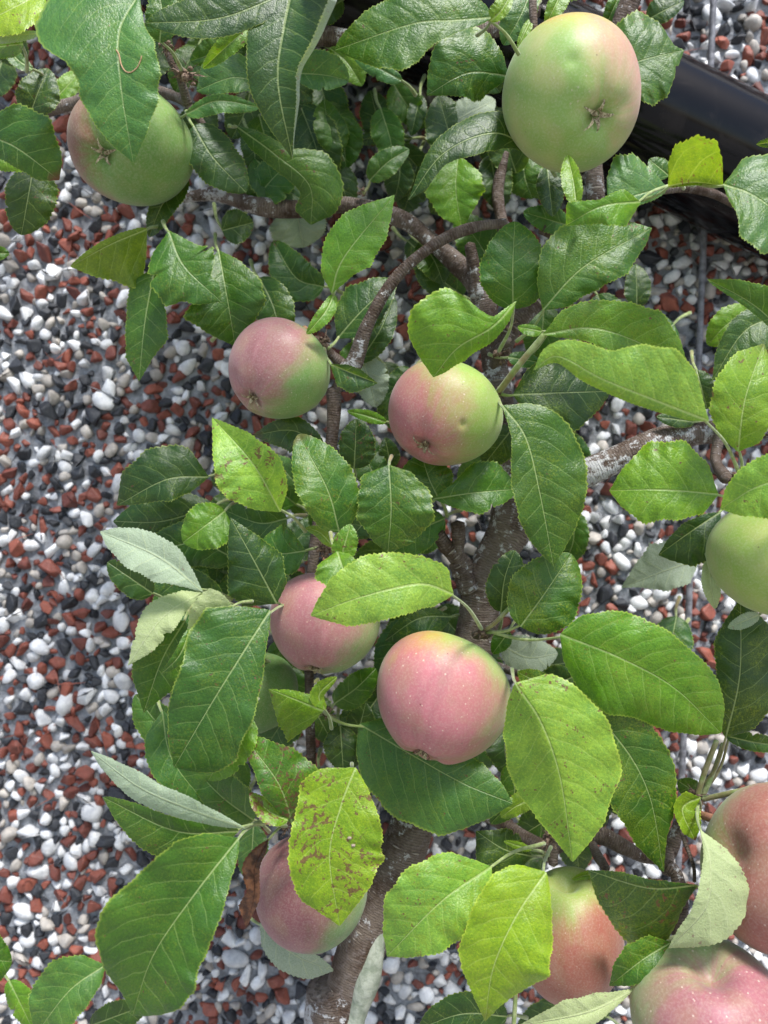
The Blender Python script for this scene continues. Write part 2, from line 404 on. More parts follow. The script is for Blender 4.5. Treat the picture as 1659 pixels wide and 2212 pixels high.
# pebble shapes
import bmesh
def rounded(seed):
    r = np.random.RandomState(seed); bm = bmesh.new()
    bmesh.ops.create_icosphere(bm, subdivisions=2, radius=1)
    v = np.array([list(x.co) for x in bm.verts]); f = [[a.index for a in p.verts] for p in bm.faces]; bm.free()
    k = r.randn(7, 3); k /= np.linalg.norm(k, axis=1)[:, None]; off = r.uniform(.42, .8, 7)
    for a, o_ in zip(k, off):                       # soft flats worn into the stone
        d = v @ a; ex = np.clip(d - o_, 0, None); v = v - np.outer(ex * .75, a)
    return v, f
def angular(seed):
    r = np.random.RandomState(seed); p = r.randn(13, 3); p /= np.linalg.norm(p, axis=1)[:, None]; p *= r.uniform(.8, 1.1, (13, 1))
    bm = bmesh.new()
    for q in p: bm.verts.new(q)
    bmesh.ops.convex_hull(bm, input=bm.verts)
    for v_ in [x for x in bm.verts if not x.link_faces]: bm.verts.remove(v_)
    bmesh.ops.bevel(bm, geom=list(bm.edges), offset=.09, segments=1, affect='EDGES')
    bmesh.ops.triangulate(bm, faces=bm.faces)
    bm.verts.index_update()
    v = np.array([list(x.co) for x in bm.verts]); f = [[a.index for a in q.verts] for q in bm.faces]; bm.free()
    return v, f
RND = [rounded(s) for s in range(12)]; ANG = [angular(s + 40) for s in range(14)]
# dart throwing, large stones first
cell = .012; grid = {}; peb = []
def fits(x, z, r):
    ci, cj = int(x // cell), int(z // cell)
    for i in range(ci - 2, ci + 3):
        for j in range(cj - 2, cj + 3):
            for (a, b, c_) in grid.get((i, j), ()):
                if (a - x) ** 2 + (b - z) ** 2 < (.63 * (r + c_)) ** 2: return False
    return True
for (r0, r1, tries) in ((.0068, .0086, 1500), (.0053, .0068, 14000), (.0039, .0053, 60000), (.0027, .0039, 80000)):
    for _ in range(tries):
        r = rng.uniform(r0, r1); x = rng.uniform(PX0, PX1); z = rng.uniform(PZ0, PZ1)
        if fits(x, z, r):
            grid.setdefault((int(x // cell), int(z // cell)), []).append((x, z, r)); peb.append((x, z, r))

# ------------------------------------------------------------------ tree builders
tree = thing('apple_tree', 'espaliered apple tree with lichened branches and mottled green leaves trained up the pebble dash wall', 'tree', (P(720, 2400, .47).x - .03, .475, 0))
OCC = []                                             # (verts, faces) used to see which pebbles stay in view

def tube(name, pts, mat, parent, seg=14, n=None, knob=.0, flat=0, lichen=.4, label=None, seed=1, world_pts=False):
    """pts: (x, y, depth, radius in frame units at that depth) or, with world_pts, (X, Y, Z, r)"""
    r_ = np.random.RandomState(seed)
    a = []
    for p in pts:
        if world_pts: a.append((p[0], p[1], p[2], p[3]))
        else:
            w = P(p[0], p[1], p[2]); a.append((w.x, w.y, w.z, p[3] * p[2] / FPX))
    a = np.array(a, float)
    q = np.vstack([2 * a[0] - a[1], a, 2 * a[-1] - a[-2]]); out = []
    step = 10
    for i in range(1, len(q) - 2):
        for t in np.linspace(0, 1, step, endpoint=False):
            b0, b1, b2, b3 = q[i - 1], q[i], q[i + 1], q[i + 2]
            out.append(.5 * (2 * b1 + (-b0 + b2) * t + (2 * b0 - 5 * b1 + 4 * b2 - b3) * t * t + (-b0 + 3 * b1 - 3 * b2 + b3) * t ** 3))
    out.append(q[-2]); out = np.array(out)
    s = np.r_[0, np.cumsum(np.linalg.norm(np.diff(out[:, :3], axis=0), axis=1))]
    if n is None: n = max(8, int(s[-1] / max(.0012, .35 * out[:, 3].mean())))
    n = min(n, 260)
    uu = np.linspace(0, s[-1], n); out = np.stack([np.interp(uu, s, out[:, k]) for k in range(4)], -1)
    c = out[:, :3]; rad = np.clip(out[:, 3], .00025, None)
    tg = np.gradient(c, axis=0); tg /= np.linalg.norm(tg, axis=1)[:, None]
    ref = np.array([0.0, 1.0, 0.0]); nr = np.cross(tg, ref); nr /= np.clip(np.linalg.norm(nr, axis=1), 1e-6, None)[:, None]
    bn = np.cross(tg, nr)
    ang = np.linspace(0, 2 * math.pi, seg, endpoint=False)
    vs, tv = [], []
    ph = r_.uniform(0, 6, 6)
    for i in range(n):
        L = uu[i]
        k = 1 + knob * (.5 * math.sin(L * 160 + ph[0]) + .5 * math.sin(L * 71 + ph[1])) + knob * .9 * max(0, math.sin(L * 95 + ph[2])) ** 8
        for j, t in enumerate(ang):
            kk = k * (1 + knob * .35 * math.sin(3 * t + L * 130 + ph[3]) + knob * .3 * r_.uniform(-.5, .5))
            vs.append(c[i] + (nr[i] * math.cos(t) + bn[i] * math.sin(t)) * rad[i] * kk)
            tv.append((L * 100, math.sin(t) * rad[i] * 100, math.cos(t) * rad[i] * 100))
    fs = []
    for i in range(n - 1):
        for j in range(seg):
            k = (j + 1) % seg
            fs.append((i * seg + j, i * seg + k, (i + 1) * seg + k, (i + 1) * seg + j))
    for (e, dr) in ((0, -1), (n - 1, 1)):           # rounded ends
        vs.append(c[e] + tg[e] * dr * rad[e] * .5); tv.append((uu[e] * 100, 0, 0)); ci = len(vs) - 1
        for j in range(seg):
            k = (j + 1) % seg
            fs.append((e * seg + k, e * seg + j, ci) if dr < 0 else (e * seg + j, e * seg + k, ci))
    vs = np.array(vs); o0 = c[0].copy()
    me = mesh(vs - o0, fs)
    at = me.attributes.new('tv', 'FLOAT_VECTOR', 'POINT'); at.data.foreach_set('vector', np.array(tv).ravel())
    o = link(name, me, mat, parent, Vector(o0))
    o['lichen'] = float(lichen)
    if label: o['label'] = label
    OCC.append((vs, fs))
    return o

# leaf colours (upper side); 'd' has shade painted in, 'p' a pale gloss
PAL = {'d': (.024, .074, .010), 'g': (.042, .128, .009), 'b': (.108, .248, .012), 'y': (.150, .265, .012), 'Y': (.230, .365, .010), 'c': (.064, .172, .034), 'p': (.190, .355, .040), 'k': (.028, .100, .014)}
DEFW = None
def prof(w, n):
    u = np.linspace(0, 1, n)
    if isinstance(w, (int, float)):
        a = np.clip(u, 0, 1) ** .50 * np.clip(1 - u, 0, 1) ** .68
        return w * a / a.max()
    xs_ = [0] + [k[0] for k in w] + [1]; ys_ = [0] + [k[1] for k in w] + [0]
    a = np.interp(u, xs_, ys_)
    k = np.array([1, 2, 3, 2, 1]) / 9.0
    a2 = np.convolve(np.r_[a[2], a[1], a, a[-2], a[-3]], k, 'valid')
    a2 = a2[:n]; a2[0] = 0; a2[-1] = 0
    return np.clip(a2, 0, None)

NLEAF = [0]
def leaf(M, wR, wL, d, col='g', s=None, tR=None, tL=None, cR=None, cL=None, arch=None, under=False, spots=0.0,
         yel=0.0, burn=0.0, dead=False, label=None, teeth=None, d1=None, red=0.0, flat=False):
    NLEAF[0] += 1
    r_ = random.Random(NLEAF[0] * 13 + 5)
    n = 92; NV = 7
    c = crom(M, n); u = np.linspace(0, 1, n)
    Lpx = np.linalg.norm(np.diff(c, axis=0), axis=1).sum()
    tg = np.gradient(c, axis=0)
    k = np.ones(9) / 9.0
    for a in (0, 1): tg[:, a] = np.convolve(np.pad(tg[:, a], 4, 'edge'), k, 'valid')
    tg /= np.linalg.norm(tg, axis=1)[:, None]
    nr = np.stack([-tg[:, 1], tg[:, 0]], -1)
    if d1 is None: d1 = d + r_.uniform(-.006, .010)
    if arch is None: arch = r_.uniform(.003, .011) * min(1.0, Lpx / 230)
    D = d + (d1 - d) * u - arch * 4 * u * (1 - u)
    nt = teeth or max(16, int(Lpx / 9.0))
    sides = []
    roll = r_.uniform(-20, 20)
    for sgn, w, tilt, curl in ((1, wR, tR, cR), (-1, wL, tL, cL)):
        if tilt is None: tilt = r_.uniform(12, 34) + sgn * roll
        if curl is None: curl = -r_.uniform(18, 50)
        W = prof(w, n) * 1.06
        W = W * (1 + .035 * np.sin(u * r_.uniform(5, 11) + r_.uniform(0, 6)) + .02 * np.sin(u * r_.uniform(18, 30)))
        if r_.random() < .25 and Lpx > 110 and not label:            # a bite or tear in the margin
            u0, dw, dp = r_.uniform(.35, .9), r_.uniform(.014, .035), r_.uniform(.12, .34)
            W = W * (1 - dp * np.exp(-np.abs((u - u0) / dw) ** 3) * (1 + .3 * np.sin(u * 160)))
        t = np.linspace(0, 1, 60); a = np.radians(tilt + curl * t)
        X = np.r_[0, np.cumsum((np.cos(a[1:]) + np.cos(a[:-1])) / 2 * (t[1] - t[0]))]
        Z = np.r_[0, np.cumsum((np.sin(a[1:]) + np.sin(a[:-1])) / 2 * (t[1] - t[0]))]
        sc = 1 / max(X.max(), .25)
        vt = np.linspace(0, 1, NV + 1); vt = 1 - (1 - vt) ** 1.25; 
        vt = np.r_[vt[:-1], 1.0]
        Xs = np.interp(vt, t, X * sc); Zs = np.interp(vt, t, Z * sc)
        fr = (u * nt + r_.random()) % 1.0
        amp = np.minimum(5.6, .07 * W + 1.2) * (.7 + .5 * np.sin(u * 37 + r_.uniform(0, 6)) ** 2)
        tooth = (fr - .35) * amp                                       # saw teeth pointing to the tip
        wave = r_.uniform(.02, .055) * np.sin(u * r_.uniform(9, 17) + r_.uniform(0, 6)) + .012 * np.sin(u * 41 + r_.uniform(0, 6))
        off = np.outer(W, Xs); off[:, -1] += tooth * (W > 1) * math.copysign(1, Xs[-1] - Xs[-2] if abs(Xs[-1] - Xs[-2]) > 1e-6 else 1)
        zz = np.outer(W, Zs) + np.outer(W * wave * 2.5, vt ** 2)
        zz += np.outer(W, .012 * np.sin(vt * 9)) * np.sin(u * nt * .42 + sgn)[:, None]
        sides.append((sgn, off, zz, vt, W))
    m2 = 2 * NV + 1
    px = np.zeros((n, m2)); py = np.zeros((n, m2)); dd = np.zeros((n, m2)); vn = np.zeros((n, m2)); vm = np.zeros((n, m2))
    for sgn, off, zz, vt, W in sides:
        for j in range(NV + 1):
            jj = NV + (j if sgn > 0 else -j)
            px[:, jj] = c[:, 0] + sgn * nr[:, 0] * off[:, j]; py[:, jj] = c[:, 1] + sgn * nr[:, 1] * off[:, j]
            dd[:, jj] = D - zz[:, j] * D / FPX
            vn[:, jj] = sgn * vt[j]; vm[:, jj] = sgn * vt[j] * W * D / FPX * 100
    V = Pn(px, py, dd).reshape(-1, 3)
    lc = np.stack([np.repeat(u[:, None], m2, 1), vn, np.zeros_like(vn)], -1)
    lm = np.stack([np.repeat((u * Lpx * d / FPX * 100)[:, None], m2, 1), vm, np.zeros_like(vn)], -1)
    F = []
    for i in range(n - 1):
        for j in range(m2 - 1):
            a, b, c2, d2 = i * m2 + j, i * m2 + j + 1, (i + 1) * m2 + j + 1, (i + 1) * m2 + j
            F.append((a, d2, c2, b) if under else (a, b, c2, d2))
    o0 = P(M[0][0], M[0][1], d)
    me = mesh(V - np.array(o0), F)
    for nm, arr in (('lc', lc), ('lm', lm)):
        at = me.attributes.new(nm, 'FLOAT_VECTOR', 'POINT'); at.data.foreach_set('vector', arr.reshape(-1))
    o = link('leaf', me, M_LEAF, tree, o0)
    b = PAL[col]; jv = r_.uniform(.86, 1.14)
    o.color = (b[0] * jv * r_.uniform(.9, 1.12), b[1] * jv, b[2] * jv * r_.uniform(.85, 1.15), 1)
    o['spots'] = float(spots if spots else (r_.choice([0, .12, .2]) if col in 'bpyYg' else r_.choice([0, 0, .1]))); o['yellowing'] = float(yel if yel else {'Y': .8, 'y': .5, 'b': .3}.get(col, r_.uniform(.0, .2)))
    o['tip_burn'] = float(burn); o['dried'] = 1.0 if dead else 0.0
    if label: o['label'] = label
    OCC.append((V[::1], F))
    # stalk
    if s is None:
        t0 = np.array(M[0]) - np.array(M[1]); t0 = t0 / (np.linalg.norm(t0) + 1e-6)
        e = (M[0][0] + t0[0] * 42, M[0][1] + t0[1] * 42)
        ed = d + .022
    else:
        e = s[:2]; ed = s[2] if len(s) > 2 else d + .012
    a = c[3]
    mx_, my_ = (a[0] + e[0]) / 2 + (e[1] - a[1]) * .08, (a[1] + e[1]) / 2 - (e[0] - a[0]) * .08
    st = tube('leaf_stalk', [(a[0], a[1], D[3] + .0006, 2.6), (mx_, my_, (D[3] + ed) / 2 + .001, 3.4), (e[0], e[1], ed, 4.6)], M_STALK, o, seg=8, n=12, knob=.03, seed=NLEAF[0])
    st['red'] = float(red if red else r_.uniform(.0, 1.0))
    return o

# ------------------------------------------------------------------ trunk, branches, twigs, spurs
base = P(720, 2400, .47)
tube('trunk', [(base.x - .05, .505, -.05, .024), (base.x - .035, .50, .5, .021)] + [
    (P(*q[:3]).x, q[2], P(*q[:3]).z, q[3] * q[2] / FPX) for q in [(706, 2300, .475, 58), (730, 2212, .473, 52), (778, 2060, .47, 51), (828, 1940, .47, 49), (880, 1810, .47, 47),
     (925, 1660, .475, 52), (985, 1500, .48, 46), (1030, 1370, .48, 44), (1038, 1280, .478, 42), (1070, 1200, .477, 42), (1108, 1125, .478, 50),
     (1105, 1040, .482, 40), (1085, 900, .487, 30), (1068, 780, .49, 27)]], M_BARK, tree, seg=26, knob=.05, lichen=.62, seed=3, world_pts=True)
# pale scar running up the right side of the trunk
sc_pts = [(735, 2300, .466, 26), (763, 2212, .464, 26), (790, 2120, .462, 27), (810, 2055, .4605, 21), (824, 2000, .461, 9)]
tube('bark_scar', sc_pts, M_SCAR, tree, seg=12, knob=.12, lichen=0, seed=4, label='bare grey green strip where the bark has split')
B = lambda nm, pts, **k: tube(nm, pts, M_BARK, tree, **k)
B('branch', [(1070, 800, .49, 26), (1060, 740, .49, 25), (1040, 640, .492, 24), (1003, 585, .495, 22), (930, 520, .50, 19), (860, 470, .50, 18), (745, 443, .502, 17), (640, 452, .50, 20), (560, 446, .50, 18), (470, 420, .51, 15), (380, 430, .515, 10)], seg=18, knob=.07, lichen=.6, seed=5, label='long grey branch curving up and left behind the leaves')
B('branch', [(1100, 1120, .478, 44), (1170, 1065, .474, 36), (1290, 1012, .468, 30), (1400, 962, .468, 29), (1510, 936, .47, 26), (1620, 928, .475, 24), (1760, 900, .48, 22)], seg=18, knob=.06, lichen=1.0, seed=6, label='thick branch blotched with white lichen')
B('branch', [(985, 1240, .468, 20), (1003, 1225, .468, 20), (965, 1180, .462, 17), (945, 1150, .46, 15)], seg=14, knob=.12, lichen=.5, seed=7)
B('branch', [(988, 1200, .464, 13), (990, 1160, .46, 14), (988, 1130, .458, 14)], seg=12, knob=.12, lichen=.2, seed=8)
B('branch', [(1012, 1275, .47, 22), (1000, 1240, .468, 20), (985, 1215, .466, 18)], seg=12, knob=.1, lichen=.5, seed=9)
B('branch', [(735, 800, .45, 17), (760, 790, .447, 20), (772, 765, .445, 17), (795, 700, .44, 14), (838, 622, .437, 13), (893, 563, .436, 13), (960, 515, .438, 12), (1030, 490, .442, 11), (1092, 482, .446, 10)], seg=14, knob=.08, lichen=.55, seed=10, label='slender bare branch arching up over the pebbles')
B('branch', [(720, 840, .455, 15), (722, 880, .456, 15), (716, 950, .457, 13), (700, 1050, .462, 13), (680, 1180, .465, 12), (668, 1330, .468, 11), (668, 1480, .47, 10), (672, 1620, .472, 10), (680, 1750, .475, 11), (760, 1900, .475, 12)], seg=12, knob=.07, lichen=.15, seed=11, label='thin brown branch hanging behind the apples')
B('twig', [(742, 790, .45, 12), (715, 765, .445, 10), (703, 745, .44, 8)], seg=10, knob=.2, lichen=.1, seed=12)
B('twig', [(722, 850, .455, 12), (735, 825, .452, 12), (745, 800, .45, 13)], seg=10, knob=.1, lichen=.1, seed=13)
B('branch', [(520, 60, .49, 20), (680, 76, .49, 21), (790, 90, .49, 20), (900, 86, .49, 21), (1000, 78, .488, 20), (1100, 50, .488, 18), (1160, 20, .487, 16)], seg=16, knob=.06, lichen=.5, seed=14, label='pale tan branch crossing behind the top leaves')
B('branch', [(40, 262, .50, 12), (95, 240, .497, 13), (150, 226, .494, 14), (210, 205, .49, 12), (300, 190, .485, 11), (390, 215, .47, 10), (440, 270, .47, 7)], seg=12, knob=.1, lichen=.3, seed=15)
B('twig', [(405, 225, .455, 10), (390, 170, .445, 9), (368, 130, .44, 8), (345, 60, .435, 7), (330, -20, .43, 7)], seg=10, knob=.12, lichen=.15, seed=16)
B('branch', [(1300, 560, .49, 18), (1290, 470, .49, 19), (1284, 400, .49, 20), (1282, 330, .488, 20), (1300, 180, .48, 21), (1340, 60, .475, 22), (1385, -60, .47, 20)], seg=16, knob=.05, lichen=.75, seed=17, label='grey upright branch behind the green apple')
B('branch', [(1075, 780, .485, 22), (1110, 700, .482, 22), (1170, 640, .48, 22), (1240, 560, .485, 20), (1290, 500, .49, 18)], seg=14, knob=.06, lichen=.5, seed=18)
B('branch', [(1030, 640, .488, 16), (1022, 570, .483, 15), (1014, 528, .48, 12)], seg=12, knob=.1, lichen=.8, seed=19)
B('branch', [(1240, 520, .47, 14), (1200, 505, .465, 15), (1170, 492, .462, 12)], seg=12, knob=.15, lichen=.6, seed=20)
B('branch', [(1085, 560, .50, 14), (1088, 500, .50, 13), (1075, 420, .505, 13), (1090, 330, .505, 11)], seg=10, knob=.06, lichen=.5, seed=21)
B('twig', [(1150, -20, .40, 8), (1152, 40, .40, 9), (1156, 82, .402, 8)], seg=10, knob=.1, lichen=0, seed=22)
B('twig', [(1600, 450, .49, 8), (1545, 420, .482, 9), (1490, 406, .478, 10), (1430, 412, .478, 9), (1360, 430, .482, 8)], seg=10, knob=.1, lichen=.2, seed=23)
B('twig', [(1065, 790, .46, 10), (1075, 775, .45, 14), (1082, 755, .44, 13), (1100, 735, .43, 9)], seg=12, knob=.22, lichen=.1, seed=24)
B('twig', [(1620, 1150, .45, 9), (1600, 1080, .44, 13), (1585, 1050, .43, 14), (1600, 1025, .42, 12)], seg=12, knob=.2, lichen=.2, seed=25)
B('twig', [(1560, 925, .46, 12), (1545, 990, .455, 13), (1570, 1035, .44, 12)], seg=12, knob=.16, lichen=.2, seed=26)
B('twig', [(940, 1740, .485, 13), (1060, 1765, .48, 12), (1175, 1830, .455, 15), (1225, 1820, .448, 14), (1262, 1812, .443, 15), (1300, 1805, .443, 16), (1350, 1832, .445, 15), (1395, 1850, .45, 14), (1440, 1845, .45, 14), (1460, 1800, .45, 15), (1480, 1770, .45, 13)], seg=14, knob=.2, lichen=.35, seed=27, label='knobbly ringed fruiting spur')
B('twig', [(1445, 1830, .45, 15), (1440, 1870, .445, 17), (1462, 1890, .44, 14), (1470, 1960, .438, 17), (1466, 2020, .438, 15)], seg=12, knob=.2, lichen=.2, seed=28)
B('twig', [(1279, 1822, .44, 9), (1292, 1850, .43, 8), (1310, 1878, .42, 8)], seg=10, knob=.25, lichen=0, seed=29)
B('twig', [(1185, 1830, .44, 12), (1192, 1810, .43, 14), (1196, 1868, .425, 10)], seg=12, knob=.2, lichen=0, seed=30)
B('twig', [(1500, 1905, .41, 4), (1498, 1870, .412, 4), (1480, 1820, .42, 5), (1472, 1790, .43, 6)], seg=8, knob=.15, lichen=0, seed=31)
B('twig', [(610, 1780, .43, 7), (640, 1760, .44, 8), (690, 1745, .455, 9)], seg=8, knob=.15, lichen=0, seed=32)
B('twig', [(1075, 1440, .47, 10), (1110, 1452, .45, 9), (1150, 1460, .44, 7)], seg=8, knob=.1, lichen=.1, seed=33)
B('twig', [(1030, 1370, .46, 14), (1048, 1365, .45, 13), (1062, 1362, .44, 10)], seg=10, knob=.2, lichen=0, seed=34)

def spur(x, y, d, r, seed, red=1):
    """a bud cluster: ringed swelling with ragged little scales and dry threads"""
    q = np.random.RandomState(seed); vs = []; fs = []
    bm = bmesh.new(); bmesh.ops.create_icosphere(bm, subdivisions=2, radius=1)
    sv_ = np.array([list(k.co) for k in bm.verts]); sf_ = [[a.index for a in p.verts] for p in bm.faces]; bm.free()
    k = r * d / FPX
    for i in range(9):
        o_ = q.randn(3) * k * .55; s_ = k * q.uniform(.25, .6)
        w = sv_ * s_ * q.uniform(.6, 1.2, 3) * (1 + .12 * np.sin(sv_[:, :1] * 9)) + o_
        fs += [tuple(a + len(vs) for a in f) for f in sf_]; vs += list(w)
    for i in range(26):                                # pointed scales and threads
        dr = q.randn(3); dr /= np.linalg.norm(dr); sd = np.cross(dr, q.randn(3)); sd /= np.linalg.norm(sd)
        l = k * q.uniform(.9, 2.3); b = dr * k * .3; wd = k * q.uniform(.05, .18); up = np.cross(dr, sd) * l * q.uniform(.0, .4)
        n0 = len(vs); vs += [b - sd * wd, b + sd * wd, b + dr * l * .5 + sd * wd * .8 + up, b + dr * l + up * .3, b + dr * l * .5 - sd * wd * .8 + up]
        fs += [(n0, n0 + 1, n0 + 2, n0 + 4), (n0 + 2, n0 + 3, n0 + 4)]
    c_ = P(x, y, d)
    return link('bud_cluster', mesh(vs, fs), M_BUD, tree, c_)
for i, a in enumerate([(1083, 765, .437, 15), (1075, 850, .43, 9), (1598, 1035, .418, 16), (1188, 1812, .415, 16), (1045, 1362, .43, 13), (703, 1187, .42, 14), (705, 1540, .44, 12),
                       (400, 160, .435, 20), (700, 735, .43, 12), (1506, 1718, .42, 15), (1508, 1760, .425, 13), (360, 100, .43, 11), (620, 1785, .42, 12), (1102, 700, .43, 12), (783, 415, .495, 8), (1320, 1905, .41, 16)]):
    spur(*a, seed=i + 3)

# ------------------------------------------------------------------ leaves (midrib points, half widths either side, depth)
L = leaf
# top left
L([(300, -14), (258, 70), (262, 190), (288, 352)], [(.08, 90), (.16, 160), (.27, 178), (.33, 160), (.40, 108), (.5, 88), (.6, 82), (.75, 62), (.9, 30)], [(.1, 30), (.2, 60), (.3, 72), (.5, 84), (.65, 76), (.85, 36)], .365, 'c', tR=10, tL=28, cR=-30, cL=-40, label='large bluish green leaf with a brown mark hanging over the top left apple')
L([(640, -25), (480, 38), (315, 50)], 62, 40, .372, 'd', tR=18, tL=20)
L([(345, 92), (350, 20), (335, -40)], 34, 34, .40, 'g', s=(392, 150, .43))
L([(95, -16), (-60, 62)], 46, 50, .40, 'Y', spots=.3, label='yellow leaf with a rust streak in the top left corner')
L([(85, 72), (20, 78), (-50, 92)], 10, 14, .395, 'g', under=True)
L([(50, 95), (-40, 105)], 26, 26, .41, 'b', s=(58, 155, .44))
L([(-60, 285), (30, 316), (128, 389)], [(.3, 35), (.6, 36), (.85, 26)], [(.3, 78), (.55, 92), (.8, 52), (.92, 30)], .39, 'g', burn=1, s=(-80, 270, .40), tR=-12, tL=25, label='green leaf at the left edge with a brown withered tip')
L([(-50, 322), (70, 362)], 26, 20, .41, 'b')
L([(64, 250), (82, 200), (105, 148)], 46, 42, .465, 'd', s=(30, 320, .47))
L([(108, 226), (178, 150)], 25, 25, .50, 'b')
L([(72, 362), (60, 430), (46, 508)], 48, 60, .44, 'd', s=(85, 330, .45), tR=24, tL=-12, spots=.1)
L([(-30, 545), (20, 548)], 16, 16, .47, 'g')
L([(70, 150), (30, 120), (-10, 40)], 14, 16, .45, 'g')
L([(318, 495), (235, 530), (152, 576)], 14, [(.15, 60), (.35, 110), (.5, 92), (.7, 62), (.85, 34)], .46, 'y', s=(340, 490, .47), tL=-35, cL=15, label='olive yellow leaf lit from behind with a dark green rim')
L([(364, 498), (398, 575), (478, 652)], [(.2, 50), (.4, 78), (.6, 84), (.68, 52), (.8, 42)], [(.2, 36), (.45, 70), (.62, 56), (.72, 24), (.85, 26)], .445, 'g', s=(352, 478, .46))
L([(335, 580), (314, 690), (300, 824)], [(.15, 45), (.4, 42), (.6, 36), (.8, 30)], [(.15, 20), (.4, 40), (.6, 52), (.8, 22)], .468, 'g', label='long narrow leaf hanging over the pebbles')
L([(472, 540), (492, 650), (508, 748)], [(.15, 35), (.4, 58), (.62, 96), (.8, 60)], [(.15, 40), (.4, 78), (.6, 74), (.85, 34)], .462, 'g', s=(465, 505, .48), spots=.08)
L([(560, 600), (590, 660), (612, 745)], 42, 40, .50, 'd')
L([(418, 272), (460, 340), (532, 416)], 46, 50, .452, 'd', s=(403, 240, .46), tR=20, tL=-8, spots=.1)
L([(402, 246), (470, 218), (562, 232)], 26, 14, .435, 'c')
L([(562, 178), (500, 168), (424, 196)], [(.3, 48), (.6, 55), (.8, 40)], 30, .442, 'c', spots=.1)
L([(545, 52), (490, 100), (438, 148)], 22, 22, .425, 'b')
L([(505, 85), (460, 115), (410, 132)], 34, 26, .468, 'g')
L([(640, -70), (612, 60), (600, 180), (632, 344)], [(.1, 60), (.4, 74), (.65, 56), (.85, 26)], [(.1, 95), (.3, 82), (.5, 56), (.7, 40), (.87, 16)], .375, 'd', tR=14, tL=10, cL=112, cR=-40, arch=.01, label='long dark leaf at the top with its pale right edge rolled over')
L([(504, 268), (592, 332), (668, 400), (672, 486)], [(.2, 22), (.5, 26), (.75, 22), (.9, 34)], [(.2, 20), (.45, 30), (.62, 68), (.8, 60), (.92, 44)], .47, 'g', s=(495, 272, .46), tR=-10, tL=18, label='twisted long leaf hanging below the dark leaf')
L([(545, 438), (590, 385), (640, 335)], 46, 42, .505, 'g')
L([(648, 225), (680, 310), (712, 410)], 44, 52, .512, 'd')
L([(700, 330), (740, 400), (752, 470)], 30, 30, .525, 'd')
L([(640, 158), (700, 162), (754, 174)], 32, 52, .468, 'c', s=(610, 170, .48))
L([(712, 104), (750, 135), (782, 186)], 28, 34, .49, 'b')
L([(868, 174), (820, 148), (764, 122)], 14, 22, .47, 'c', s=(898, 206, .49))
L([(1062, 38), (985, 44), (890, 52), (724, 108)], 66, [(.06, 12), (.2, 22), (.35, 42), (.5, 74), (.66, 88), (.8, 62), (.92, 26)], .365, 'g', s=(1121, 118, .385), tR=12, tL=16, cL=-20, label='large bright leaf across the top middle')
L([(1060, 46), (1085, 20), (1106, -18)], 14, 22, .366, 'y')
L([(1150, -25), (1122, 40), (1088, 98)], 40, 28, .41, 'c')
L([(1222, -34), (1178, 56)], 16, 22, .405, 'b')
L([(1148, 40), (1118, 102)], 9, 10, .40, 'y')
L([(1100, 164), (1010, 158), (922, 206)], [(.1, 40), (.3, 88), (.5, 100), (.7, 66), (.88, 32)], [(.1, 22), (.3, 58), (.5, 58), (.75, 30)], .43, 'g', yel=.5, s=(1122, 162, .44), tR=26, tL=-6, label='round mottled leaf left of the top green apple')
L([(1172, 348), (1075, 288), (960, 330), (882, 432)], [(.15, 50), (.35, 44), (.55, 36), (.8, 18)], [(.15, 12), (.3, 36), (.5, 34), (.7, 20), (.88, 20)], .425, 'd', s=(1200, 380, .45), arch=.012, d1=.41, tR=-6, tL=30, label='dark leaf arching out from below the green apple')
L([(985, 335), (965, 270), (948, 205)], 46, 46, .52, 'd')
L([(978, 262), (1070, 216)], 36, 34, .515, 'd', under=True)
L([(990, 335), (985, 410), (998, 494)], [(.2, 40), (.5, 64), (.8, 36)], [(.2, 50), (.5, 60), (.8, 26)], .492, 'b', label='bright leaf glowing in the shade behind the arching leaf')
L([(1060, 335), (1078, 455)], 34, 38, .51, 'd')
L([(905, 345), (872, 462)], 34, 38, .53, 'd')
L([(798, 390), (838, 350), (884, 322)], 26, 28, .492, 'g', s=(784, 418, .495))
L([(890, 300), (820, 296), (750, 308)], 14, 16, .53, 'd')
L([(908, 205), (888, 294)], 18, 20, .52, 'd')
# middle
L([(716, 634), (744, 555), (852, 421)], [(.15, 26), (.4, 56), (.65, 46), (.85, 22)], [(.15, 30), (.4, 58), (.65, 50), (.85, 24)], .405, 'b', s=(712, 690, .42), tR=12, tL=18, label='bright upright leaf standing over the gap in the branches')
L([(722, 636), (702, 675), (662, 722)], 14, 18, .408, 'b', under=False)
L([(640, 455), (656, 535)], 62, 56, .53, 'c', under=True, label='pale underside of a leaf below the long branch')
L([(480, 498), (548, 480)], 34, 36, .472, 'd', s=(462, 440, .49))
L([(402, 378), (352, 440), (322, 512)], 26, 30, .472, 'd')
L([(728, 732), (785, 668), (860, 600)], [(.2, 36), (.5, 46), (.8, 26)], [(.2, 40), (.5, 54), (.8, 34)], .456, 'd', s=(708, 752, .44), yel=.25)
L([(775, 782), (820, 715), (852, 640)], 28, 30, .475, 'd')
L([(712, 786), (760, 806), (816, 828)], [(.3, 34), (.6, 40), (.85, 16)], [(.3, 12), (.6, 14)], .412, 'd', s=(700, 752, .43), tL=60, tR=20)
L([(780, 772), (800, 830), (812, 880)], 32, 40, .48, 'd', under=True)
L([(892, 800), (838, 852)], 28, 26, .505, 'd')
L([(834, 912), (792, 898), (750, 888)], 12, 12, .445, 'b')
L([(765, 1012), (768, 955), (770, 904)], 42, 34, .456, 'd', spots=.5)
L([(845, 1010), (832, 945)], 22, 18, .48, 'd')
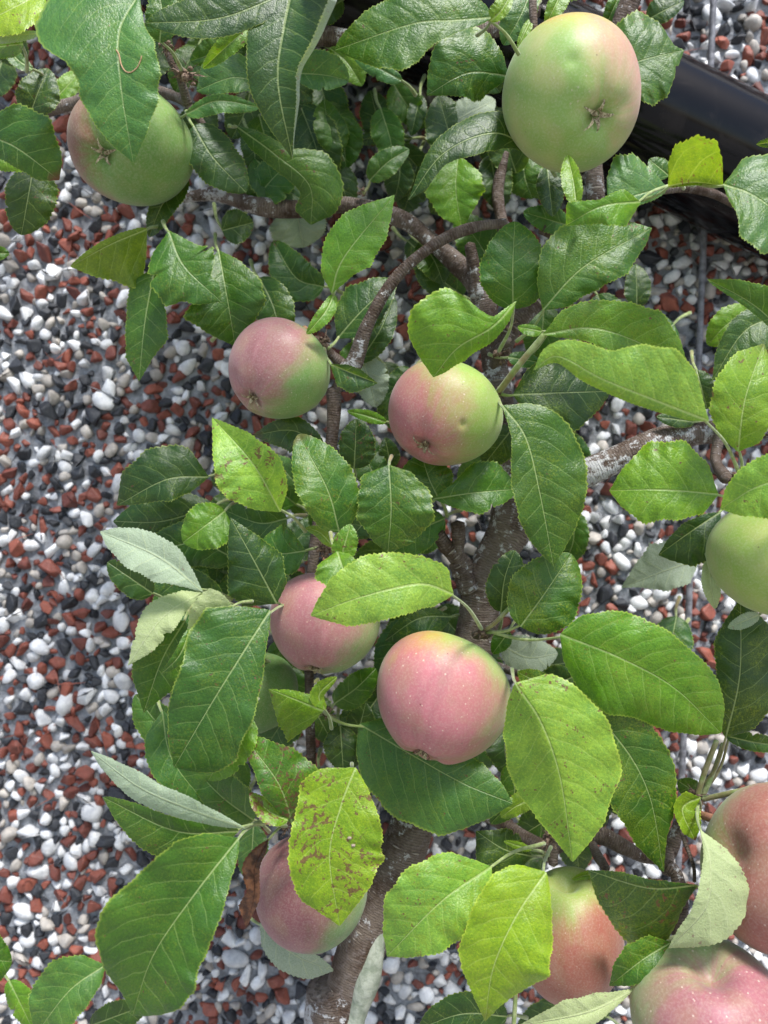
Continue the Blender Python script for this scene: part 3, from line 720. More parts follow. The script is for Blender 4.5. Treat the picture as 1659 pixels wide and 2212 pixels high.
L([(712, 992), (640, 932), (545, 940)], [(.2, 18), (.5, 28), (.8, 18)], [(.2, 26), (.5, 46), (.8, 26)], .446, 'd', spots=.3, burn=.4)
L([(645, 1052), (588, 985)], 28, 30, .482, 'c')
L([(606, 1106), (545, 1000), (458, 902)], [(.15, 36), (.4, 52), (.7, 34), (.9, 12)], [(.12, 44), (.3, 78), (.55, 84), (.8, 44)], .385, 'p', s=(660, 1148, .415), tR=36, tL=32, cR=-6, cL=-24, spots=.55, label='pale bright leaf with purple blotches down its midrib')
L([(733, 1149), (706, 1055), (644, 938)], 60, 58, .405, 'g', yel=.6, spots=.15, s=(712, 1178, .42), burn=.5, label='pointed leaf with olive mottling between two apples')
L([(840, 1004), (845, 1100), (838, 1194)], [(.1, 56), (.35, 70), (.65, 66), (.9, 30)], [(.1, 46), (.3, 76), (.6, 88), (.85, 54)], .40, 'g', s=(846, 985, .42), tR=10, tL=24, yel=.35)
L([(948, 1078), (925, 1030), (910, 978)], 48, 66, .44, 'g', yel=.5)
L([(936, 1078), (1030, 1064), (1128, 1056)], [(.2, 24), (.5, 44), (.8, 26)], [(.2, 22), (.5, 62), (.75, 56)], .435, 'g', s=(920, 1090, .45))
L([(1046, 990), (988, 1032)], 20, 22, .46, 'c')
L([(1108, 925), (1045, 1004)], 36, 36, .455, 'd')
L([(1116, 650), (1064, 706), (988, 752), (936, 815)], [(.12, 8), (.25, 14), (.36, 74), (.5, 112), (.7, 124), (.85, 90), (.95, 40)], [(.15, 14), (.4, 24), (.7, 30), (.9, 14)], .372, 'b', s=(1078, 758, .43), tR=16, tL=-30, cR=-22, teeth=30, label='broad bright leaf lying across the top of the red and green apple')
L([(1108, 668), (1108, 570), (1112, 478)], 74, 66, .425, 'g', s=(1098, 705, .44), tR=22, tL=8, yel=.3)
L([(1172, 670), (1262, 576), (1408, 492)], [(.15, 36), (.4, 54), (.7, 56), (.9, 26)], [(.12, 46), (.35, 88), (.6, 92), (.85, 40)], .412, 'g', s=(1115, 738, .43), tR=28, tL=4, yel=.45, label='large dull green leaf right of the centre branch')
L([(1230, 488), (1130, 458)], 28, 26, .462, 'g')
L([(1182, 360), (1194, 468)], 26, 30, .455, 'd')
L([(1245, 442), (1238, 390), (1226, 334)], 18, 24, .38, 'y')
L([(1384, 436), (1300, 446), (1222, 487)], [(.2, 30), (.5, 14), (.85, 38)], [(.2, 46), (.5, 40), (.8, 18)], .382, 'b', s=(1444, 402, .40), tR=18, tL=16)
L([(1440, 404), (1380, 420), (1312, 440)], [(.15, 40), (.4, 82), (.7, 88), (.9, 48)], 20, .41, 'c', s=(1500, 400, .44), tR=14)
L([(1445, 380), (1402, 344)], 22, 22, .43, 'g')
L([(1443, 403), (1500, 394), (1562, 402)], 6, [(.08, 46), (.25, 80), (.5, 96), (.75, 86), (.92, 50)], .388, 'y', s=(1386, 432, .40), tL=58, cL=20, spots=.5, under=False, label='small yellow cupped leaf with red brown spots')
L([(1562, 398), (1640, 430), (1760, 530)], [(.1, 30), (.4, 80), (.7, 84)], [(.1, 62), (.3, 96), (.6, 104)], .362, 'c', s=(1500, 395, .39), tR=30, tL=8, label='smooth pale bluish leaf at the right edge')
L([(1720, 300), (1634, 312)], 12, 12, .40, 'd')
L([(1290, 170), (1380, 132), (1478, 108)], [(.3, 70), (.5, 100), (.7, 84), (.88, 34)], [(.3, 70), (.45, 96), (.62, 100), (.8, 64), (.9, 14)], .445, 'g', s=(1270, 190, .45), tR=20, tL=14)
L([(1400, 42), (1440, 20), (1478, 2)], 22, 30, .468, 'd')
L([(1345, -24), (1308, 56)], 18, 18, .48, 'g')
L([(1172, 722), (1300, 712), (1484, 786)], [(.2, 22), (.5, 40), (.8, 30)], [(.15, 40), (.4, 62), (.7, 80), (.9, 40)], .402, 'b', s=(1120, 780, .43), tR=18, tL=24, yel=.6)
L([(1170, 716), (1118, 706)], 10, 14, .41, 'b')
L([(1532, 910), (1424, 868), (1300, 818), (1206, 770), (1152, 800)], [(.06, 30), (.16, 86), (.3, 112), (.45, 104), (.6, 62), (.8, 40), (.92, 18)], [(.1, 14), (.4, 24), (.7, 22), (.9, 10)], .338, 'p', s=(1596, 1020, .40), tR=20, tL=-20, cR=-18, spots=.2, yel=.5, label='large pale leaf nearest to the lens on the right')
L([(1720, 745), (1630, 660), (1528, 603)], [(.2, 30), (.5, 50), (.8, 24)], 14, .42, 'g', s=(1760, 790, .43))
L([(1640, 690), (1580, 695), (1528, 745)], 34, 42, .468, 'b')
L([(1720, 680), (1615, 710), (1538, 822)], [(.2, 30), (.5, 34), (.8, 22)], [(.2, 50), (.5, 66), (.8, 46)], .44, 'd')
L([(1594, 976), (1610, 860), (1650, 742)], [(.1, 40), (.35, 70), (.65, 66)], [(.12, 42), (.35, 66), (.6, 70), (.85, 44)], .375, 'y', s=(1600, 1035, .41), spots=.3, yel=.7, burn=.4, label='yellow green leaf with red spots at the right edge')
L([(1505, 800), (1528, 884)], 24, 26, .46, 'd')
L([(1500, 912), (1418, 900)], 16, 16, .462, 'd')
L([(1108, 853), (1200, 849), (1322, 845)], [(.15, 50), (.4, 76), (.65, 74), (.88, 34)], [(.15, 52), (.4, 82), (.7, 44)], .42, 'd', s=(1078, 850, .43), yel=.4, spots=.15, tR=20, tL=-8)
L([(1098, 772), (1172, 784)], 16, 16, .425, 'g')
L([(1085, 876), (1135, 945), (1165, 1060), (1196, 1224)], [(.1, 14), (.3, 40), (.5, 56), (.7, 50), (.85, 34)], [(.08, 40), (.2, 80), (.4, 104), (.6, 100), (.8, 62)], .388, 'g', s=(1076, 862, .42), tR=24, tL=6, yel=.3, label='long glossy leaf hanging right of the centre apple')
L([(1552, 1068), (1430, 1058), (1316, 1060)], [(.12, 62), (.35, 100), (.65, 92), (.88, 42)], [(.12, 40), (.35, 60), (.7, 68), (.9, 30)], .39, 'b', s=(1594, 1092, .42), tR=10, tL=20)
L([(1740, 1030), (1640, 1050), (1556, 1100)], [(.3, 56), (.6, 50), (.85, 28)], [(.3, 84), (.6, 70), (.85, 34)], .345, 'p', s=(1770, 1000, .37), label='blurred pale leaf over the apple at the right edge')
L([(1556, 1106), (1490, 1150), (1422, 1199)], [(.2, 16), (.5, 22), (.8, 14)], [(.15, 40), (.4, 66), (.7, 66), (.9, 26)], .42, 'd', s=(1590, 1085, .43))
L([(1512, 1208), (1430, 1235), (1342, 1270)], [(.2, 50), (.5, 62), (.8, 26)], [(.2, 42), (.5, 40), (.8, 12)], .505, 'd', under=True, label='grey green underside of a leaf in shade on the right')
L([(1530, 1210), (1536, 1265), (1545, 1315)], 18, 20, .405, 'y', under=True)
L([(1640, 1328), (1572, 1356)], 14, 15, .40, 'c', under=True)
L([(1568, 1594), (1598, 1460), (1600, 1290)], [(.1, 50), (.35, 84), (.7, 90)], [(.1, 30), (.35, 48), (.7, 56)], .42, 'd', s=(1505, 1715, .43), yel=.6, tL=-10, label='shaded olive leaf hanging under the right edge apple')
L([(1570, 1590), (1640, 1605), (1720, 1612)], 18, 18, .43, 'd', s=(1515, 1718, .43))
L([(1210, 1370), (1345, 1424), (1458, 1487), (1558, 1584)], [(.06, 46), (.2, 92), (.4, 112), (.6, 98), (.8, 74), (.93, 34)], [(.06, 50), (.2, 84), (.4, 92), (.6, 86), (.8, 74), (.92, 40)], .385, 'b', s=(1052, 1362, .43), tR=10, tL=26, yel=.5, label='very large bright leaf pointing right from the centre spur')
L([(1124, 1354), (1178, 1280), (1234, 1196)], 76, 70, .408, 'g', s=(1048, 1366, .43), yel=.85, tR=18, tL=12, label='rounded leaf speckled olive above the centre spur')
L([(1082, 1322), (1090, 1250), (1112, 1188)], 46, 34, .43, 'd')
# centre low
L([(980, 1284), (905, 1262), (780, 1290), (671, 1330)], [(.1, 44), (.3, 68), (.55, 80), (.8, 52), (.92, 26)], [(.1, 40), (.3, 58), (.55, 58), (.8, 46), (.93, 18)], .358, 'p', s=(1040, 1358, .42), tR=10, tL=22, spots=.42, yel=.75, label='bright yellow green leaf with rusty midrib across two pink apples')
L([(728, 1190), (742, 1230), (768, 1283)], [(.15, 44), (.4, 60), (.7, 34)], [(.15, 24), (.4, 34), (.7, 16)], .36, 'b')
L([(734, 1215), (757, 1132)], 26, 24, .362, 'b')
L([(660, 1190), (605, 1196), (550, 1184)], [(.2, 46), (.5, 60), (.8, 38)], [(.2, 36), (.5, 46), (.8, 22)], .425, 'g', s=(702, 1186, .43), yel=.4)
L([(720, 1180), (690, 1150), (660, 1140)], 12, 12, .41, 'y')
L([(598, 1304), (548, 1210), (498, 1118)], [(.15, 40), (.4, 56), (.7, 32)], [(.12, 54), (.3, 80), (.6, 52), (.85, 22)], .402, 'd', s=(625, 1330, .43), spots=.15, tR=-4, tL=26)
L([(486, 1104), (395, 1172)], 44, 52, .445, 'b')
L([(430, 1276), (395, 1185)], 30, 30, .478, 'g')
L([(452, 1030), (360, 1036), (252, 1092)], [(.2, 56), (.5, 74), (.8, 50)], [(.2, 34), (.5, 44), (.8, 20)], .465, 'd', label='dark smooth leaf on the left behind the spotted leaf')
L([(470, 1090), (350, 1126), (244, 1126)], [(.2, 40), (.5, 60), (.8, 46)], [(.2, 66), (.5, 80), (.8, 50)], .48, 'd', tL=-10)
L([(438, 1278), (345, 1205), (216, 1148)], [(.15, 18), (.4, 40), (.7, 36), (.9, 18)], [(.15, 18), (.4, 48), (.7, 48), (.9, 22)], .385, 'c', under=True, s=(500, 1295, .41), label='felted silvery underside of a leaf curled up at the left')
L([(434, 1280), (350, 1335), (276, 1438)], [(.15, 24), (.45, 40), (.75, 22)], [(.15, 14), (.45, 36), (.75, 26)], .395, 'y', under=True, tR=-20, tL=30, s=(500, 1295, .41))
L([(330, 1282), (232, 1214)], 30, 34, .43, 'd')
L([(504, 1310), (460, 1322), (404, 1386)], [(.25, 46), (.5, 40), (.8, 18)], [(.3, 8), (.6, 10)], .372, 'y', under=True, label='small folded leaf showing its olive underside')
L([(412, 1358), (388, 1415), (350, 1455)], 12, 14, .374, 'g')
L([(400, 1340), (350, 1425), (310, 1540)], [(.15, 40), (.4, 66), (.7, 46)], [(.15, 46), (.4, 60), (.7, 40)], .40, 'g', tR=26, tL=2, label='glossy ribbed leaf behind the large dark leaf')
L([(584, 1318), (520, 1418), (452, 1528), (376, 1658)], [(.06, 50), (.18, 120), (.35, 116), (.55, 86), (.75, 70), (.9, 34)], [(.06, 14), (.2, 36), (.4, 70), (.6, 92), (.8, 104), (.91, 84), (.97, 40)], .375, 'k', s=(640, 1300, .44), tR=18, tL=8, spots=.16, label='very large dark green leaf with torn tip left of the pink apples')
L([(535, 1545), (490, 1620), (450, 1686)], 46, 48, .385, 'b')
L([(350, 1535), (372, 1640), (456, 1750)], [(.2, 42), (.5, 50), (.8, 26)], [(.2, 50), (.5, 66), (.8, 44)], .43, 'c')
L([(548, 1772), (480, 1722), (418, 1658)], 50, 40, .42, 'g')
L([(532, 1790), (410, 1748), (300, 1700), (196, 1622)], [(.15, 12), (.4, 24), (.7, 28), (.9, 12)], [(.15, 14), (.4, 26), (.7, 26), (.9, 14)], .368, 'c', under=True, s=(620, 1785, .42), tR=30, tL=-10, label='long silvery folded leaf pointing up left')
L([(516, 1796), (380, 1795), (222, 1722)], 26, [(.12, 30), (.35, 60), (.6, 62), (.85, 30)], .388, 'g', s=(570, 1780, .41), tL=6)
L([(516, 1810), (421, 1931), (332, 2062), (286, 2194)], [(.08, 60), (.2, 102), (.4, 112), (.58, 130), (.72, 124), (.83, 84), (.91, 34)], [(.06, 20), (.2, 46), (.4, 76), (.6, 90), (.78, 104), (.9, 94), (.96, 56)], .352, 'g', s=(565, 1772, .40), tR=36, tL=30, cR=-16, cL=-30, arch=.010, label='largest leaf, glossy and ribbed, at the lower left')
L([(228, 2084), (150, 2140), (76, 2236)], [(.15, 44), (.4, 72), (.75, 56)], [(.15, 30), (.4, 46), (.75, 50)], .47, 'c', s=(300, 2050, .50), label='smooth blurred leaf low at the left over the pebbles')
L([(20, 2118), (72, 2226)], 24, 30, .50, 'b')
L([(-50, 2070), (26, 2078)], 50, 52, .47, 'g')
L([(195, 2216), (318, 2170)], 34, 30, .49, 'd')
L([(580, 1812), (550, 1870), (548, 1935), (532, 2004)], [(.15, 14), (.35, 26), (.6, 14), (.8, 26)], [(.15, 10), (.4, 12), (.7, 12)], .40, 'g', dead=True, s=(640, 1766, .43), tR=-35, tL=50, cR=90, cL=-90, label='dead brown crumpled leaf beside the lower left apple')
L([(548, 1782), (540, 1906)], 32, 32, .47, 'c')
L([(632, 1780), (600, 1690), (522, 1586)], [(.15, 60), (.35, 84), (.6, 62), (.85, 30)], [(.15, 26), (.4, 40), (.8, 20)], .385, 'g', spots=.85, yel=.4, s=(650, 1800, .40), label='dark leaf thick with black brown spots')
L([(622, 1772), (580, 1752), (540, 1712)], 18, 24, .382, 'y', spots=1.0, burn=1)
L([(768, 1658), (737, 1740), (712, 1850), (734, 2000)], [(.08, 60), (.2, 96), (.4, 84), (.6, 84), (.8, 66), (.93, 26)], [(.08, 34), (.2, 70), (.38, 104), (.6, 114), (.78, 78), (.92, 30)], .368, 'Y', spots=.80, s=(760, 1650, .42), tR=18, tL=10, label='yellowing leaf thickly peppered with purple brown spots')
L([(776, 1564), (895, 1634), (1000, 1692), (1108, 1736)], [(.06, 50), (.2, 108), (.45, 126), (.7, 112), (.9, 50)], [(.1, 34), (.4, 60), (.75, 54), (.92, 24)], .452, 'c', s=(706, 1545, .44), tR=10, tL=8, d1=.415, yel=.1, label='large flat bluish green leaf beneath the largest pink apple')
L([(698, 1536), (640, 1512), (580, 1488)], [(.12, 36), (.3, 22), (.6, 16)], [(.1, 34), (.35, 84), (.6, 64), (.85, 24)], .41, 'y', s=(705, 1542, .44), tL=-14)
L([(702, 1534), (690, 1500), (728, 1462)], 10, 18, .412, 'y')
L([(722, 1520), (770, 1486), (812, 1444)], 34, 30, .455, 'g')
L([(770, 1600), (790, 1518)], 28, 30, .485, 'd')
L([(735, 1568), (742, 1668)], 36, 34, .462, 'd', spots=.2)
L([(978, 1332), (905, 1336), (832, 1384)], [(.2, 14), (.5, 24), (.8, 14)], [(.2, 40), (.5, 46), (.8, 30)], .468, 'd', yel=.5)
L([(1100, 1364), (1064, 1412)], 20, 18, .425, 'g')
L([(1085, 1395), (1140, 1420), (1205, 1412)], 34, 44, .50, 'd', under=True)
L([(1160, 1440), (1240, 1430)], 40, 36, .52, 'd')
L([(1192, 1488), (1118, 1452)], 22, 22, .41, 'g', yel=.8)
L([(1112, 1476), (1168, 1560), (1210, 1680), (1237, 1862)], [(.06, 34), (.2, 84), (.4, 98), (.6, 90), (.8, 48)], [(.06, 66), (.18, 104), (.38, 126), (.6, 122), (.8, 80), (.92, 36)], .358, 'p', s=(1106, 1444, .42), tR=-40, cR=5, tL=-8, cL=-12, spots=.38, yel=.55, label='large folded leaf, left half darker, dotted brown, below the largest bright leaf')
L([(1200, 1470), (1325, 1585), (1400, 1710), (1434, 1884)], [(.1, 30), (.4, 84), (.65, 84), (.85, 50)], [(.1, 30), (.4, 70), (.6, 70), (.72, 48), (.85, 18)], .395, 'g', s=(1120, 1450, .42), tR=14, tL=10, spots=.4, yel=.8, label='olive leaf with pinkish blotches tucked behind the folded leaf')
L([(1514, 1722), (1474, 1748), (1502, 1816)], [(.2, 22), (.5, 16), (.8, 16)], [(.2, 20), (.5, 38), (.8, 26)], .402, 'y', burn=1, s=(1510, 1760, .42), label='small cupped yellow leaf with a red tip')
L([(1518, 1722), (1464, 1686)], 22, 22, .455, 'g', s=(1430, 1760, .46))
L([(1513, 1792), (1534, 1860), (1524, 1960), (1444, 2048)], [(.15, 10), (.4, 22), (.6, 26), (.85, 14)], [(.12, 20), (.25, 50), (.45, 82), (.65, 78), (.85, 40)], .368, 'y', under=True, spots=.42, s=(1507, 1735, .41), tR=24, tL=10, label='pale yellow curled leaf between the lower right apples')
L([(1508, 1912), (1400, 1918), (1270, 1880)], [(.3, 16), (.7, 20)], [(.15, 40), (.35, 122), (.5, 118), (.7, 84), (.88, 40)], .370, 'd', s=(1530, 1935, .40), spots=.4, yel=.4, tL=-22, label='dark triangular folded leaf in front of the tall apple')
L([(1450, 2036), (1390, 2072), (1316, 2130)], [(.2, 36), (.5, 44), (.8, 26)], [(.2, 40), (.5, 44), (.8, 24)], .385, 'g', yel=.5)
L([(1372, 2136), (1270, 2186), (1118, 2216)], [(.3, 30), (.6, 34)], [(.3, 20), (.6, 44)], .38, 'y', under=True, burn=.6)
L([(1460, 2055), (1520, 2064)], 18, 16, .395, 'g')
L([(1526, 2030), (1564, 2060)], 14, 12, .39, 'y', dead=True)
L([(1062, 1872), (955, 1946), (836, 2066)], [(.06, 24), (.2, 76), (.45, 96), (.7, 84), (.88, 44)], [(.08, 36), (.25, 62), (.5, 82), (.75, 70), (.9, 34)], .372, 'p', s=(1176, 1822, .41), tR=8, tL=22, spots=.3, yel=.9, label='broad yellow green leaf left of the yellowest leaf at the bottom')
L([(1180, 1884), (1115, 1980), (1066, 2090), (1048, 2206)], [(.06, 56), (.2, 90), (.4, 88), (.62, 80), (.8, 40), (.92, 16)], [(.06, 22), (.2, 62), (.4, 92), (.6, 112), (.76, 78), (.9, 26)], .354, 'Y', s=(1190, 1830, .40), tR=10, tL=24, spots=.12, yel=1.0, burn=.3, label='most yellow leaf, hanging at the bottom with a brown tip')
L([(1096, 2196), (1000, 2190), (905, 2222)], 46, 40, .425, 'd')
L([(1150, 1850), (1090, 1835), (1028, 1795)], [(.3, 40), (.6, 40)], [(.3, 60), (.6, 70)], .44, 'd', yel=.4)
L([(1148, 1836), (1088, 1817)], 8, 8, .405, 'Y')
L([(1160, 1722), (1118, 1740), (1082, 1766)], 24, 20, .425, 'y')
L([(1100, 1650), (1110, 1720), (1060, 1780)], 30, 30, .45, 'g')
L([(560, 1995), (635, 2062), (720, 2098)], [(.2, 30), (.5, 44), (.8, 30)], 26, .46, 'd', under=True, label='dark underside of a leaf beneath the lower left apple')
L([(990, 642), (925, 556)], 42, 40, .535, 'd')
L([(1330, 1900), (1275, 1890), (1235, 1900)], 10, 10, .43, 'y')
# background filler leaves, put in to darken the gaps inside the tree
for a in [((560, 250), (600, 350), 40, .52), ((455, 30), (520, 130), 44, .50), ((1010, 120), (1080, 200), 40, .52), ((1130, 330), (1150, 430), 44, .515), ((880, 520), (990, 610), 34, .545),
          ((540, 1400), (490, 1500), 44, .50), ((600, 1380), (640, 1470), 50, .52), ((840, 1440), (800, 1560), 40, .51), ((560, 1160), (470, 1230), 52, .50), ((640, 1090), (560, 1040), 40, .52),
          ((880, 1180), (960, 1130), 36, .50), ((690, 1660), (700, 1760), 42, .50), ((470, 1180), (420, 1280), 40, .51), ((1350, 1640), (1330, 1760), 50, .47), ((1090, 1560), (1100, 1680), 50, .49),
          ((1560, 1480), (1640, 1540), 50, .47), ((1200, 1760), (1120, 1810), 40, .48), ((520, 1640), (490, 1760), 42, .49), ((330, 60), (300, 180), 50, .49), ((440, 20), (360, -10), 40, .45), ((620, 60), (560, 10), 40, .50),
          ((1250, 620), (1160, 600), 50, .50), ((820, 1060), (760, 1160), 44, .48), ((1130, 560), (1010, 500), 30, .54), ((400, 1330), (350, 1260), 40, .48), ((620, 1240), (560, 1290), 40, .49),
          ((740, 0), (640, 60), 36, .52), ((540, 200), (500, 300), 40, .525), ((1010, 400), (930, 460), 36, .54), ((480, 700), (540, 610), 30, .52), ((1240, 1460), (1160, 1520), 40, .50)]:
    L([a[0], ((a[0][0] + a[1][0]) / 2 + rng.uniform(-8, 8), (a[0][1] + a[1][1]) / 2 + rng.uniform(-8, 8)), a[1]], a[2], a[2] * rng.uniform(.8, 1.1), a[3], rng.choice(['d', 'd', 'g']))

# dense inner foliage close to the wall, dark leaves added to deepen shade
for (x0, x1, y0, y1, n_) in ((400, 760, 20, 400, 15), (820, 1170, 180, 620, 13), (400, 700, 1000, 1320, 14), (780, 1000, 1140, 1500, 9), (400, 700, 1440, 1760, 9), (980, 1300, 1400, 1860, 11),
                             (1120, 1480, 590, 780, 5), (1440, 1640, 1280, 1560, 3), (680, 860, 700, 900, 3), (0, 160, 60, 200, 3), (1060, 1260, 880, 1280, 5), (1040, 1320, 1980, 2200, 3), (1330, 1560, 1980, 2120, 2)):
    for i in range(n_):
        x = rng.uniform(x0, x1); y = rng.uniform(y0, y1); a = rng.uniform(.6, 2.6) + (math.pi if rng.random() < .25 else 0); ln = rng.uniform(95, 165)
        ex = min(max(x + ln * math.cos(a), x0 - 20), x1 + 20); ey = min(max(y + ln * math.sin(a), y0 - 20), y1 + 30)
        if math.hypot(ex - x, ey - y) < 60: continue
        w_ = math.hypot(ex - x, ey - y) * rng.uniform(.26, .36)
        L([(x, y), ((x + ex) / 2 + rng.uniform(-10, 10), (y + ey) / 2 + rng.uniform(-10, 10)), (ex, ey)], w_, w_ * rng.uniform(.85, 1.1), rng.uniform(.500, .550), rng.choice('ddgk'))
# the tree goes on above the picture; unseen leaves added here to cast shade
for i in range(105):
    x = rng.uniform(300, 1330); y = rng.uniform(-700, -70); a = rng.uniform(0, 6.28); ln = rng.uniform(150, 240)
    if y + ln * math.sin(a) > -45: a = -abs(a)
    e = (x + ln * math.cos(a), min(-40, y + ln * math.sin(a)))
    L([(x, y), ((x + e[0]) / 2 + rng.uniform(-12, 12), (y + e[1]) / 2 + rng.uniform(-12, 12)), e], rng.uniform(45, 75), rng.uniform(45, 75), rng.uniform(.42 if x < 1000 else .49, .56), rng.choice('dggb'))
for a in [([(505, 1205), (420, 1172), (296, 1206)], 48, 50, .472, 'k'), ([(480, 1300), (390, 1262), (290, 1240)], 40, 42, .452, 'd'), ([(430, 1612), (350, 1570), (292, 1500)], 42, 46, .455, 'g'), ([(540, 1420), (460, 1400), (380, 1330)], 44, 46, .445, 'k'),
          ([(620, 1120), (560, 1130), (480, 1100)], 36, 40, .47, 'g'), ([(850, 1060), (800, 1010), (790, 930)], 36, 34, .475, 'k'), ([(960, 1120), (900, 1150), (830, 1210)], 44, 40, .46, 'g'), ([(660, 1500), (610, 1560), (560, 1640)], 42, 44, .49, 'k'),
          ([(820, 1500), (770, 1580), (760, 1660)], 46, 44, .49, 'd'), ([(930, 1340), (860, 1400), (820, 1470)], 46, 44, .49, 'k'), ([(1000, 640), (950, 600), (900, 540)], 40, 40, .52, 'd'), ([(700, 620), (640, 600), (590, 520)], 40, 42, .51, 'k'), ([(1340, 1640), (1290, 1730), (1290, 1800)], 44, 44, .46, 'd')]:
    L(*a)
# thin loose green stalks seen on their own
for pts in [[(1548, 1600, .42, 6), (1522, 1668, .42, 6), (1506, 1722, .42, 6)], [(1562, 1606, .43, 5), (1540, 1670, .428, 5), (1515, 1726, .425, 6)], [(1512, 1728, .42, 6), (1600, 1708, .405, 6), (1690, 1688, .395, 6)],
            [(1442, 1748, .455, 4), (1400, 1718, .46, 4)], [(1115, 2120, .42, 5), (1112, 2180, .42, 5), (1108, 2240, .42, 5)], [(1540, 2036, .42, 5), (1600, 2080, .40, 5), (1700, 2140, .38, 5)],
            [(1075, 850, .43, 8), (1120, 790, .415, 7), (1176, 722, .405, 6)], [(1045, 1362, .43, 5), (1070, 1345, .42, 5), (1104, 1310, .42, 5)], [(630, 50, .44, 4), (652, 20, .43, 5)]]:
    q = tube('leaf_stalk', pts, M_STALK, tree, seg=8, n=16, knob=.04, seed=int(pts[0][0])); q['red'] = .8

# marks that lie on single leaves
def leaf_of(word): return [o for o in bpy.data.objects if o.name.startswith('leaf') and word in o.get('label', '')][0]
def on_leaf(lf, x, y, lift=.0002):
    w = wloc(lf); me = lf.data
    b = BVHTree.FromPolygons([v.co + w for v in me.vertices], [tuple(p.vertices) for p in me.polygons])
    o = Vector((0, 0, CAMZ)); dr = (P(x, y, 1.0) - o).normalized()
    h = b.ray_cast(o, dr)
    return None if h[0] is None else h[0] - dr * lift
def mark(name, word, pts, r, col):
    lf = leaf_of(word); q = [on_leaf(lf, *p) for p in pts]; q = [p for p in q if p is not None]
    if len(q) < 2: print('mark missed', word); return
    m = bpy.data.materials.get('mark_%s' % name) or mat_simple('mark_%s' % name, col, tuple(k * 1.3 for k in col), 900, .7)
    tube(name, [tuple(p) + (r,) for p in q], m, lf, seg=8, n=40, knob=.2, seed=5, world_pts=True)
mark('leaf_mine', 'brown mark', [(251, 108), (257, 118), (262, 140), (271, 154), (283, 156), (296, 146), (303, 132), (306, 121)], .00027, (.36, .22, .12))
for (x, y) in ((755, 1811), (763, 1827)):
    mark('leaf_hole_scab', 'peppered', [(x - 3, y), (x, y - 1), (x + 3, y)], .0006, (.24, .19, .14))

